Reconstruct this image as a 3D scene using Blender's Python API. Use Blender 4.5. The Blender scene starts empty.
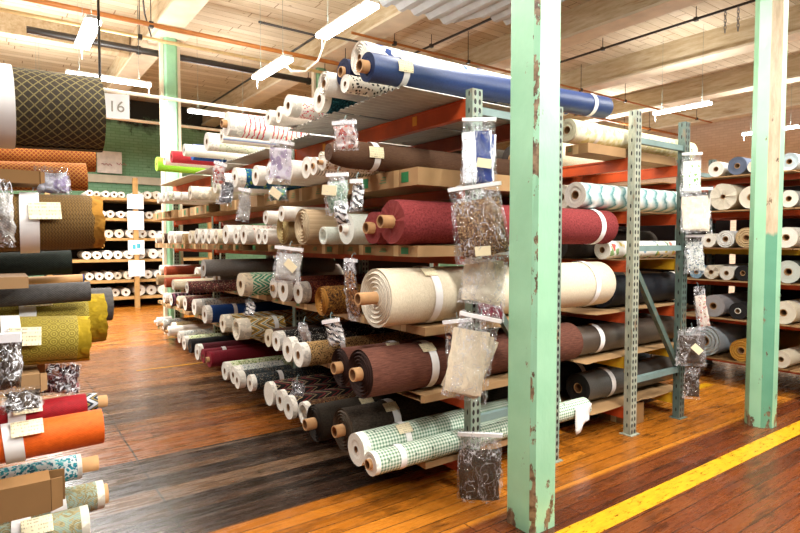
import bpy, bmesh, math, random
from mathutils import Vector, Matrix, noise
PI=math.pi
SC=bpy.context.scene
COL=SC.collection
rnd=random.Random(11)
ROLLS = [
 (1.7, 2.689, 2.4689, 0.083, 2.18, 'navy', "royal blue satin roll with a kraft core, first from front, centre rack's top shelf", 'A', {'core': 0.05, 'rc': 0.036, 'band': (0.2, 1.95), 'tz': 0.034, 'tag': 1, 'big': 1}),
 (1.785, 2.912, 2.5949, 0.1, 1.9, 'bluefloral', "fat white roll with blue floral print, second from front, centre rack's top shelf", 'A', {'spiral': 1, 'big': 1, 'rc': 0.022}),
 (1.69, 2.915, 2.4277, 0.0527, 1.9, 'bwfloral', "slim cream roll with black floral print, third from front, centre rack's top shelf", 'A', {'rc': 0.015}),
 (1.8, 3.127, 2.5632, 0.0852, 1.42, 'darknavy', "dark navy roll with draped loose end, fourth from front, centre rack's top shelf", 'A', {'core': 0.02, 'rc': 0.034, 'flap': 1, 'big': 1}),
 (1.75, 3.292, 2.5227, 0.078, 1.42, 'white', "plain white roll on a teal speckled roll, fifth from front, centre rack's top shelf", 'A', {'spiral': 1}),
 (1.8, 3.452, 2.462, 0.087, 1.42, 'tealspeck', "cream-ended roll with teal speckle print, sixth from front, centre rack's top shelf", 'A', {'m': 0.05, 'band': (0.25,)}),
 (1.686, 3.698, 2.4518, 0.0768, 1.42, 'confetti', "white roll with red confetti dots, seventh from front, centre rack's top shelf", 'A', {'m': 0.07, 'big': 1}),
 (1.716, 3.926, 2.434, 0.059, 1.42, 'white', "small plain white roll, eighth from front, centre rack's top shelf", 'A', {}),
 (1.685, 4.047, 2.431, 0.056, 1.42, 'white', "small white roll with dark hollow core, ninth from front, centre rack's top shelf", 'A', {}),
 (1.579, 4.669, 2.4742, 0.0992, 1.42, 'redzebra', "white roll with red zebra stripes, tenth from front, centre rack's top shelf", 'A', {'core': 0.04, 'm': 0.12, 'band': (0.3,)}),
 (1.65, 5.016, 2.4325, 0.0575, 0.56, 'bluestripe', "slim white roll with pale blue stripes, eleventh from front, centre rack's top shelf", 'A', {}),
 (1.67, 5.514, 2.4612, 0.0862, 1.42, 'palegreen', "pale green roll with white ends, twelfth from front, centre rack's top shelf", 'A', {'m': 0.1}),
 (1.588, 5.997, 2.4361, 0.0611, 1.42, 'white', "thin white roll, thirteenth from front, centre rack's top shelf", 'A', {}),
 (1.738, 6.236, 2.4605, 0.0855, 1.42, 'royal', "bright blue roll with white paper band, fourteenth from front, centre rack's top shelf", 'A', {'band': (0.35,)}),
 (1.604, 6.565, 2.4411, 0.0661, 1.42, 'red', "small red-ended roll, fifteenth from front, centre rack's top shelf", 'A', {}),
 (1.59, 6.823, 2.4376, 0.0626, 1.42, 'white', "thin white floral roll, sixteenth from front, centre rack's top shelf", 'A', {}),
 (1.643, 7.455, 2.4614, 0.0864, 0.567, 'lime', "lime green roll poking past the rest, seventeenth from front, centre rack's top shelf", 'A', {'core': 0}),
 (1.57, 2.9, 2.016, 0.083, 1.48, 'chocolate', "long chocolate brown roll with tapered wrapped nose, first from front, centre rack's second shelf", 'B', {'nose': 1, 'band': (0.27,), 'big': 1, 'tag': 1}),
 (1.621, 3.07, 1.9791, 0.0461, 1.42, 'tanwhite', "small white roll with tan print, second from front, centre rack's second shelf", 'B', {'core': 0.03}),
 (1.65, 3.145, 2.0235, 0.035, 1.42, 'cream', "slim cream roll peeking over the brown roll, third from front, centre rack's second shelf", 'B', {}),
 (1.687, 3.318, 1.9912, 0.0582, 1.42, 'stripeblack', "white roll with thin black stripes, fourth from front, centre rack's second shelf", 'B', {'core': 0.01}),
 (1.733, 3.518, 2.0061, 0.0731, 1.42, 'white', "fat white roll with flat end, fifth from front, centre rack's second shelf", 'B', {}),
 (1.671, 3.663, 1.9996, 0.0666, 1.42, 'white', "white roll with narrow dark core, sixth from front, centre rack's second shelf", 'B', {}),
 (1.678, 3.817, 2.0145, 0.0815, 1.42, 'white', "white roll with slit core, seventh from front, centre rack's second shelf", 'B', {}),
 (1.683, 4.021, 2.0152, 0.0822, 1.42, 'white', "white roll showing its brown core, eighth from front, centre rack's second shelf", 'B', {}),
 (1.637, 4.191, 2.0097, 0.0767, 1.42, 'bluegreen', "white-ended roll with blue and green print, ninth from front, centre rack's second shelf", 'B', {'m': 0.07}),
 (1.561, 4.442, 2.0125, 0.0795, 1.42, 'bluegreen', "white-ended roll with teal and lime print, tenth from front, centre rack's second shelf", 'B', {'m': 0.07}),
 (1.584, 4.805, 2.0095, 0.0765, 0.626, 'white', "plain white roll with dark core, eleventh from front, centre rack's second shelf", 'B', {}),
 (1.594, 5.038, 1.9949, 0.0619, 0.616, 'palegreen', "pale sage roll, twelfth from front, centre rack's second shelf", 'B', {}),
 (1.64, 5.997, 2.0043, 0.0713, 1.42, 'creamlong', "cream wrapped roll, thirteenth from front, centre rack's second shelf", 'B', {'m': 0.2}),
 (1.585, 6.115, 1.9769, 0.0439, 1.42, 'white', "thin white roll, fourteenth from front, centre rack's second shelf", 'B', {}),
 (1.53, 6.209, 1.9771, 0.0441, 1.42, 'white', "thin white roll with torn end, fifteenth from front, centre rack's second shelf", 'B', {}),
 (1.5, 6.31, 1.9843, 0.0513, 1.42, 'palegreen', "thin roll with green strip, sixteenth from front, centre rack's second shelf", 'B', {}),
 (1.5, 6.487, 1.9872, 0.0542, 1.42, 'white', "thin white roll, seventeenth from front, centre rack's second shelf", 'B', {}),
 (1.5, 6.765, 1.9892, 0.0562, 1.42, 'white', "thin white roll at the far end, eighteenth from front, centre rack's second shelf", 'B', {}),
 (1.86, 2.68, 1.617, 0.134, 2.02, 'redburlap', "large frayed red burlap roll with kraft core, first from front, centre rack's third shelf", 'C', {'core': 0.08, 'rc': 0.038, 'band': (1.81,), 'tag': 0, 'big': 1, 'fray': 1}),
 (1.89, 2.93, 1.586, 0.103, 1.42, 'redburlap', "frayed red burlap roll behind the largest one, second from front, centre rack's third shelf", 'C', {'core': 0.05, 'rc': 0.037, 'big': 1, 'fray': 1}),
 (1.825, 3.139, 1.5835, 0.1005, 1.42, 'whitegreen', "white roll with a protruding white core, third from front, centre rack's third shelf", 'C', {'core': 0.04, 'rc': 0.03, 'white_core': 1, 'big': 1}),
 (1.77, 3.35, 1.543, 0.06, 1.42, 'whitegreen', "slim hollow white roll with clear wrap, fourth from front, centre rack's third shelf", 'C', {'hollow': 1, 'big': 1}),
 (1.72, 3.562, 1.6069, 0.1239, 1.42, 'tanspiral', "beige striped roll with a spiral end, fifth from front, centre rack's third shelf", 'C', {'spiral': 1, 'band': (0.22,), 'big': 1, 'rc': 0.015}),
 (1.65, 3.747, 1.7001, 0.0548, 1.42, 'white', "white roll lying on two others, sixth from front, centre rack's third shelf", 'C', {}),
 (1.72, 3.885, 1.5954, 0.1124, 1.42, 'olivetan', "olive tan roll with a spiral end, seventh from front, centre rack's third shelf", 'C', {'spiral': 1, 'big': 1, 'rc': 0.015}),
 (1.65, 4.032, 1.6836, 0.0515, 1.42, 'white', "small white roll on top of the pile, eighth from front, centre rack's third shelf", 'C', {}),
 (1.65, 4.049, 1.5386, 0.0556, 1.42, 'white', "white roll under a stacked one, ninth from front, centre rack's third shelf", 'C', {}),
 (1.65, 4.171, 1.5438, 0.0608, 1.42, 'white', "white roll with dark open core, tenth from front, centre rack's third shelf", 'C', {}),
 (1.65, 4.499, 1.5605, 0.0775, 1.42, 'pinkprint', "white-ended roll with faint pink print, eleventh from front, centre rack's third shelf", 'C', {'m': 0.06}),
 (1.65, 4.676, 1.5503, 0.0673, 1.42, 'pinkprint', "white roll with pale pink spots, twelfth from front, centre rack's third shelf", 'C', {'m': 0.06}),
 (1.65, 4.942, 1.5666, 0.0836, 0.56, 'white', "white roll with black core, thirteenth from front, centre rack's third shelf", 'C', {}),
 (1.662, 5.244, 1.5477, 0.0647, 1.42, 'cream', "cream roll, fourteenth from front, centre rack's third shelf", 'C', {}),
 (1.672, 5.487, 1.5502, 0.0672, 1.42, 'white', "white roll in the row of small ones, fifteenth from front, centre rack's third shelf", 'C', {}),
 (1.682, 5.711, 1.5525, 0.0695, 1.42, 'white', "small white roll with slit core, sixteenth from front, centre rack's third shelf", 'C', {}),
 (1.692, 5.971, 1.5604, 0.0774, 1.42, 'white', "small white roll, seventeenth from front, centre rack's third shelf", 'C', {}),
 (1.704, 6.252, 1.5528, 0.0698, 1.42, 'cream', "small cream roll, eighteenth from front, centre rack's third shelf", 'C', {}),
 (1.717, 6.578, 1.5391, 0.0561, 1.42, 'tan', "thin tan roll, nineteenth from front, centre rack's third shelf", 'C', {}),
 (1.733, 6.992, 1.548, 0.065, 1.42, 'white', "thin white roll, twentieth from front, centre rack's third shelf", 'C', {}),
 (1.746, 7.33, 1.5569, 0.0739, 0.464, 'white', "thin white roll with red core, twenty-first from front, centre rack's third shelf", 'C', {}),
 (1.76, 7.696, 1.5473, 0.0643, 1.42, 'brown', "thin brown roll, twenty-second from front, centre rack's third shelf", 'C', {}),
 (1.777, 8.165, 1.544, 0.061, 1.42, 'white', "thin white roll at the far end, twenty-third from front, centre rack's third shelf", 'C', {}),
 (1.78, 2.73, 1.177, 0.174, 2.1, 'creamlinen', "huge cream linen roll with protruding kraft core, first from front, centre rack's fourth shelf", 'D', {'core': 0.12, 'rc': 0.037, 'band': (0.31, 1.85), 'big': 1, 'spiral': 1, 'tag': 1}),
 (1.774, 3.384, 1.1038, 0.1008, 1.42, 'goldpaisley', "dark roll with gold paisley print, second from front, centre rack's fourth shelf", 'D', {'big': 1, 'spiral': 1, 'rc': 0.015}),
 (1.978, 4.18, 1.0931, 0.0901, 1.42, 'rustspeck', "white-ended roll with rust speckle print, third from front, centre rack's fourth shelf", 'D', {'m': 0.08, 'big': 1}),
 (1.937, 4.38, 1.1074, 0.1044, 1.42, 'rustspeck', "large white-ended roll with rust speckles, fourth from front, centre rack's fourth shelf", 'D', {'m': 0.05}),
 (2.0, 4.723, 1.0918, 0.0888, 1.42, 'rustspeck', "white-ended maroon roll with kraft core, fifth from front, centre rack's fourth shelf", 'D', {'m': 0.05, 'core': 0.02}),
 (1.811, 5.03, 1.1125, 0.1095, 0.399, 'mint', "mint roll with cream zigzag stripes, sixth from front, centre rack's fourth shelf", 'D', {'m': 0.08, 'big': 1}),
 (1.65, 5.609, 1.2454, 0.0837, 1.42, 'grey', "grey roll on the pile, seventh from front, centre rack's fourth shelf", 'D', {}),
 (1.5, 5.641, 1.0615, 0.0585, 1.42, 'maroonmix', "maroon speckled roll, eighth from front, centre rack's fourth shelf", 'D', {}),
 (1.843, 5.815, 1.124, 0.121, 1.42, 'greige', "large warm grey roll with white band, ninth from front, centre rack's fourth shelf", 'D', {'band': (0.35,), 'big': 1}),
 (1.999, 6.029, 1.0917, 0.0887, 1.42, 'creamlong', "cream hollow roll beside the mint one, tenth from front, centre rack's fourth shelf", 'D', {'hollow': 1}),
 (1.5, 6.172, 1.0557, 0.0527, 1.42, 'cream', "small cream roll, eleventh from front, centre rack's fourth shelf", 'D', {}),
 (1.868, 6.336, 1.122, 0.119, 1.42, 'greige', "warm grey roll with double rim, twelfth from front, centre rack's fourth shelf", 'D', {'big': 1}),
 (1.5, 6.503, 1.0571, 0.0541, 1.42, 'rust', "rust and white striped roll, thirteenth from front, centre rack's fourth shelf", 'D', {}),
 (1.511, 6.932, 1.0588, 0.0558, 1.42, 'tan', "thin tan roll with kraft core, fourteenth from front, centre rack's fourth shelf", 'D', {}),
 (2.0, 7.083, 1.0974, 0.0944, 1.42, 'white', "white roll with grey rim, fifteenth from front, centre rack's fourth shelf", 'D', {}),
 (2.0, 8.662, 1.0757, 0.0727, 1.42, 'rust', "thin rust roll, sixteenth from front, centre rack's fourth shelf", 'D', {}),
 (2.0, 8.969, 1.0779, 0.0749, 1.3, 'white', "thin white roll, seventeenth from front, centre rack's fourth shelf", 'D', {}),
 (1.68, 2.74, 0.746, 0.143, 1.86, 'mahogany', "large mahogany woven roll with kraft core, first from front, centre rack's fifth shelf", 'E', {'core': 0.05, 'rc': 0.04, 'band': (0.42,), 'big': 1, 'tag': 1, 'spiral': 1}),
 (1.72, 3.035, 0.725, 0.122, 1.42, 'mahogany', "smaller mahogany roll with kraft core behind, second from front, centre rack's fifth shelf", 'E', {'core': 0.05, 'rc': 0.038, 'band': (0.35,), 'big': 1, 'tag': 1, 'spiral': 1}),
 (1.741, 3.686, 0.6924, 0.0894, 1.42, 'leopard', "white-ended leopard print roll, third from front, centre rack's fifth shelf", 'E', {'m': 0.06, 'big': 1, 'band': (0.3,)}),
 (1.758, 3.902, 0.6965, 0.0935, 1.42, 'bwgeo', "white-ended roll with black dash print, fourth from front, centre rack's fifth shelf", 'E', {'m': 0.06}),
 (1.86, 4.353, 0.6854, 0.0824, 1.42, 'bwgeo', "white roll with dark dotted print, fifth from front, centre rack's fifth shelf", 'E', {'m': 0.06}),
 (1.876, 4.56, 0.68, 0.077, 1.42, 'brown', "brown roll with cream end, sixth from front, centre rack's fifth shelf", 'E', {'m': 0.03}),
 (1.765, 5.033, 0.7033, 0.1003, 0.445, 'ikat', "cream-ended roll with ochre zigzag print, seventh from front, centre rack's fifth shelf", 'E', {'m': 0.11, 'hollow': 1, 'big': 1, 'band': (0.33,)}),
 (1.813, 5.558, 0.6923, 0.0893, 1.42, 'ikat', "slim roll with ochre and grey print, eighth from front, centre rack's fifth shelf", 'E', {'m': 0.08}),
 (1.855, 6.291, 0.7021, 0.0991, 1.42, 'blue', "cream-ended cobalt blue roll, ninth from front, centre rack's fifth shelf", 'E', {'m': 0.06, 'band': (0.3,)}),
 (1.968, 7.102, 0.7014, 0.0984, 1.42, 'greyprint', "white-ended grey roll, tenth from front, centre rack's fifth shelf", 'E', {'m': 0.08}),
 (2.0, 7.628, 0.6946, 0.0916, 1.42, 'maroonmix', "dark plum roll, eleventh from front, centre rack's fifth shelf", 'E', {}),
 (2.0, 7.976, 0.6845, 0.0815, 1.42, 'cream', "small cream roll with brown core, twelfth from front, centre rack's fifth shelf", 'E', {'core': 0.02}),
 (2.0, 8.35, 0.6877, 0.0847, 1.42, 'purpleprint', "plum and black striped roll, thirteenth from front, centre rack's fifth shelf", 'E', {}),
 (2.0, 8.76, 0.6766, 0.0736, 1.42, 'white', "thin white roll, fourteenth from front, centre rack's fifth shelf", 'E', {}),
 (1.66, 2.602, 0.271, 0.068, 1.9, 'gingham', "slim green gingham roll with kraft core, first from front, centre rack's bottom shelf", 'F', {'drape': 1, 'core': 0.02, 'rc': 0.03, 'band': (0.16,), 'big': 1, 'm': 0.03}),
 (1.67, 2.772, 0.299, 0.096, 1.72, 'gingham', "fat green gingham roll with white end, second from front, centre rack's bottom shelf", 'F', {'band': (0.3,), 'big': 1, 'm': 0.05, 'tag': 1, 'rc': 0.02}),
 (1.72, 3.01, 0.338, 0.135, 1.42, 'taupe', "large taupe chenille roll with kraft core, third from front, centre rack's bottom shelf", 'F', {'core': 0.06, 'rc': 0.038, 'band': (0.3,), 'big': 1, 'tag': 1, 'spiral': 1}),
 (1.66, 3.272, 0.3239, 0.1209, 1.42, 'darktaupe', "dark taupe roll with kraft core, fourth from front, centre rack's bottom shelf", 'F', {'core': 0.07, 'rc': 0.038, 'band': (0.35,), 'big': 1, 'tag': 1, 'spiral': 1}),
 (1.747, 3.624, 0.2855, 0.0825, 1.42, 'darkflame', "white-ended roll with dark flame print, fifth from front, centre rack's bottom shelf", 'F', {'m': 0.04, 'hollow': 1, 'big': 1}),
 (1.713, 3.8, 0.291, 0.088, 1.42, 'kilim', "white-ended roll with black and red kilim print, sixth from front, centre rack's bottom shelf", 'F', {'m': 0.04, 'big': 1}),
 (1.749, 4.031, 0.2843, 0.0813, 1.42, 'kilim', "white-ended dark kilim roll, seventh from front, centre rack's bottom shelf", 'F', {'m': 0.04, 'big': 1}),
 (1.733, 4.213, 0.2976, 0.0946, 1.42, 'kilim', "fat white-ended roll with kilim print, eighth from front, centre rack's bottom shelf", 'F', {'m': 0.04, 'nocore': 1}),
 (1.768, 4.711, 0.2756, 0.0726, 1.42, 'charcoalprint', "white-ended charcoal speckled roll, ninth from front, centre rack's bottom shelf", 'F', {'m': 0.04, 'band': (0.25,)}),
 (1.708, 4.866, 0.2801, 0.0771, 0.502, 'charcoalprint', "white-ended dark floral roll, tenth from front, centre rack's bottom shelf", 'F', {'m': 0.06}),
 (1.737, 5.05, 0.2853, 0.0823, 0.473, 'greyprint', "white-ended roll with grey leaf print, eleventh from front, centre rack's bottom shelf", 'F', {'m': 0.08}),
 (1.724, 5.244, 0.2877, 0.0847, 1.42, 'greenprint', "white-ended roll with olive print, twelfth from front, centre rack's bottom shelf", 'F', {'m': 0.05}),
 (1.768, 5.864, 0.2858, 0.0828, 1.42, 'crimson', "crimson roll with kraft core, thirteenth from front, centre rack's bottom shelf", 'F', {'core': 0.03, 'm': 0.03}),
 (1.782, 6.121, 0.2781, 0.0751, 1.42, 'crimson', "dark crimson roll with white band, fourteenth from front, centre rack's bottom shelf", 'F', {'band': (0.2,)}),
 (1.775, 6.316, 0.291, 0.088, 1.42, 'darkred', "dark red roll with white end, fifteenth from front, centre rack's bottom shelf", 'F', {'m': 0.05}),
 (1.822, 6.765, 0.2849, 0.0819, 1.42, 'black', "black roll with white end, sixteenth from front, centre rack's bottom shelf", 'F', {'m': 0.04}),
 (1.815, 6.996, 0.2871, 0.0841, 1.42, 'greenprint', "green leaf print roll with white end, seventeenth from front, centre rack's bottom shelf", 'F', {'m': 0.05}),
 (1.891, 7.521, 0.2801, 0.0771, 1.42, 'greyprint', "grey blue striped roll, eighteenth from front, centre rack's bottom shelf", 'F', {'m': 0.05}),
 (1.91, 8.165, 0.2699, 0.0669, 1.42, 'white', "slim white roll with kraft core, nineteenth from front, centre rack's bottom shelf", 'F', {'core': 0.04}),
 (2.0, 8.319, 0.2849, 0.0819, 1.42, 'tanprint', "tan dotted roll with white end, twentieth from front, centre rack's bottom shelf", 'F', {'m': 0.05}),
 (2.0, 8.852, 0.2774, 0.0744, 1.42, 'greyprint', "slim pale roll with blue print, twenty-first from front, centre rack's bottom shelf", 'F', {'core': 0.03}),
 (2.0, 9.236, 0.2724, 0.0694, 0.21, 'white', "slim white roll nearest the far wall, twenty-second from front, centre rack's bottom shelf", 'F', {'core': 0.03}),
 (3.394, 2.66, 2.312, 0.085, 1.706, 'palemyellow', 'pale yellow roll lying along the top of the right-hand rack end', 'G', {'big': 1, 'm': 0.02, 'band': (0.25,)}),
 (3.549, 2.7, 1.853, 0.1, 1.501, 'tealblob', 'white roll with blurred teal chevrons on right-hand rack end', 'G', {'big': 1, 'm': 0}),
 (3.894, 2.7, 1.437, 0.075, 1.206, 'multifloral', 'white roll with bright floral print on right-hand rack end', 'G', {'big': 1, 'm': 0}),
 (3.96, 2.76, 1.1, 0.13, 1.12, 'blackvelvet', 'black velvet roll behind the diagonal brace of right-hand rack end', 'G', {'big': 1, 'band': (1.02,)}),
 (3.57, 2.74, 0.735, 0.115, 1.5, 'bronze', 'shiny bronze roll with white band, fifth shelf of right-hand rack end', 'G', {'big': 1, 'spiral': 1, 'band': (0.22,), 'rc': 0.03}),
 (3.72, 2.78, 0.345, 0.12, 1.35, 'charcoalsheen', 'charcoal sateen roll on lowest shelf of right-hand rack end', 'G', {'big': 1, 'band': (0.28,), 'wr': 1}),
 (3.7, 3.06, 0.355, 0.12, 1.35, 'blackvelvet', 'black roll behind the charcoal one on right-hand rack bottom', 'G', {'band': (0.3,)}),
 (3.9, 3.06, 0.74, 0.12, 1.15, 'darkbrownsheen', 'dark brown roll behind the bronze one on right-hand rack', 'G', {}),
 (3.9, 3.02, 1.085, 0.115, 1.15, 'plum', 'plum roll behind the black velvet one on right-hand rack', 'G', {'band': (0.95,)}),
 (3.7, 2.99, 1.485, 0.12, 1.3, 'darkbrownsheen', 'dark roll behind the bright floral one on right-hand rack', 'G', {}),
 (3.7, 2.95, 1.86, 0.1, 1.3, 'cream', 'cream roll behind the teal chevron roll on right-hand rack', 'G', {}),
 (3.79, 3.36, 2.277, 0.123, 1.28, 'cream', "third roll in from the aisle on right-hand rack's top shelf", 'G', {}),
 (3.877, 3.66, 2.27, 0.116, 1.28, 'darkbrownsheen', "fourth roll in from the aisle on right-hand rack's top shelf", 'G', {}),
 (3.778, 3.97, 2.278, 0.124, 1.28, 'darktaupe', "fifth roll in from the aisle on right-hand rack's top shelf", 'G', {}),
 (3.781, 3.36, 1.866, 0.12, 1.28, 'taupe', "third roll in from the aisle on right-hand rack's second shelf", 'G', {}),
 (3.782, 3.66, 1.863, 0.117, 1.28, 'taupe', "fourth roll in from the aisle on right-hand rack's second shelf", 'G', {}),
 (3.844, 3.97, 1.862, 0.116, 1.28, 'plum', "fifth roll in from the aisle on right-hand rack's second shelf", 'G', {}),
 (3.846, 3.36, 1.497, 0.131, 1.28, 'darkbrownsheen', "third roll in from the aisle on right-hand rack's third shelf", 'G', {}),
 (3.822, 3.66, 1.495, 0.129, 1.28, 'plum', "fourth roll in from the aisle on right-hand rack's third shelf", 'G', {}),
 (3.882, 3.97, 1.482, 0.116, 1.28, 'blackvelvet', "fifth roll in from the aisle on right-hand rack's third shelf", 'G', {}),
 (3.824, 3.36, 1.091, 0.125, 1.28, 'darktaupe', "third roll in from the aisle on right-hand rack's fourth shelf", 'G', {}),
 (3.785, 3.66, 1.091, 0.125, 1.28, 'blackvelvet', "fourth roll in from the aisle on right-hand rack's fourth shelf", 'G', {}),
 (3.843, 3.97, 1.091, 0.125, 1.28, 'cream', "fifth roll in from the aisle on right-hand rack's fourth shelf", 'G', {}),
 (3.846, 3.36, 0.731, 0.12, 1.28, 'cream', "third roll in from the aisle on right-hand rack's fifth shelf", 'G', {}),
 (3.783, 3.66, 0.731, 0.12, 1.28, 'cream', "fourth roll in from the aisle on right-hand rack's fifth shelf", 'G', {}),
 (3.778, 3.97, 0.728, 0.117, 1.28, 'plum', "fifth roll in from the aisle on right-hand rack's fifth shelf", 'G', {}),
 (3.839, 3.36, 0.343, 0.127, 1.28, 'greige', "third roll in from the aisle on right-hand rack's lowest shelf", 'G', {}),
 (3.846, 3.66, 0.339, 0.123, 1.28, 'taupe', "fourth roll in from the aisle on right-hand rack's lowest shelf", 'G', {}),
 (3.802, 3.97, 0.34, 0.124, 1.28, 'plum', "fifth roll in from the aisle on right-hand rack's lowest shelf", 'G', {}),
 (6.2, 2.937, 2.2682, 0.0802, 1.45, 'leafwhite', 'white roll with green leaf print on far right rack', 'H', {'m': 0.1}),
 (6.2, 2.728, 2.2805, 0.0925, 1.45, 'slateblue', 'slate blue roll with dark folded core on far right rack', 'H', {'rc': 0.03}),
 (6.16, 2.552, 2.2494, 0.0614, 1.45, 'cream', 'cream roll beside slate blue one on far right rack', 'H', {}),
 (6.2, 2.859, 1.9721, 0.1391, 1.45, 'ivory', 'wide ivory roll with wavy end, second shelf on far right rack', 'H', {'wavy': 1, 'rc': 0.025}),
 (6.15, 2.567, 1.9468, 0.1138, 1.45, 'ivory', 'ivory roll half behind the right column on far right rack', 'H', {}),
 (6.2, 2.997, 1.5174, 0.0744, 1.45, 'white', 'small white roll, third shelf on far right rack', 'H', {}),
 (6.2, 2.825, 1.5317, 0.0887, 1.45, 'whitegrey', 'white roll with layered end, third shelf on far right rack', 'H', {'spiral': 1}),
 (6.2, 2.624, 1.545, 0.102, 1.45, 'tan', 'tan roll by the right column, third shelf on far right rack', 'H', {'spiral': 1}),
 (6.2, 3.119, 1.1733, 0.0703, 1.45, 'bluegrey', 'blue grey roll behind hanging bag, fourth shelf on far right rack', 'H', {}),
 (6.2, 2.962, 1.1793, 0.0763, 1.45, 'ivory', 'crumpled ivory roll, fourth shelf on far right rack', 'H', {'wavy': 1}),
 (6.2, 2.806, 1.176, 0.073, 1.45, 'white', 'white roll with dark hollow core, fourth shelf on far right rack', 'H', {}),
 (6.2, 2.649, 1.1816, 0.0786, 1.45, 'black', 'black roll next to right column, fourth shelf on far right rack', 'H', {}),
 (6.2, 2.933, 0.8194, 0.1164, 1.45, 'greyfelt', 'thick grey felt roll, fifth shelf on far right rack', 'H', {}),
 (6.2, 2.683, 0.7911, 0.0881, 1.45, 'black', 'black roll with pale core, fifth shelf on far right rack', 'H', {'white_core': 1, 'core': 0.01}),
 (6.2, 3.018, 0.4374, 0.1644, 1.45, 'paleblue', 'large pale blue roll with spiral end, bottom shelf on far right rack', 'H', {'spiral': 1}),
 (6.2, 2.645, 0.3852, 0.1122, 1.45, 'mustard', 'mustard roll with spiral end, bottom shelf on far right rack', 'H', {'spiral': 1}),
 (6.2, 2.255, 1.915, 0.082, 1.45, 'knit', 'grey knit roll right of the column, second shelf on far right rack', 'H', {}),
 (6.2, 2.269, 1.5438, 0.1008, 1.45, 'white', 'white roll right of the column, third shelf on far right rack', 'H', {'m': 0.1}),
 (6.2, 2.242, 1.2128, 0.1098, 1.45, 'darkgreen', 'dark green roll right of the column, fourth shelf on far right rack', 'H', {}),
 (6.2, 2.273, 0.8138, 0.1108, 1.45, 'cream', 'cream roll right of the column, fifth shelf on far right rack', 'H', {'band': (0.15,)}),
 (6.2, 2.281, 0.3564, 0.0834, 1.45, 'cream', 'cream roll right of the column, bottom shelf on far right rack', 'H', {}),
 (6.2, 2.26, 2.2699, 0.0819, 1.45, 'paleblue', 'pale roll right of the column, top shelf on far right rack', 'H', {}),
]
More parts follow.
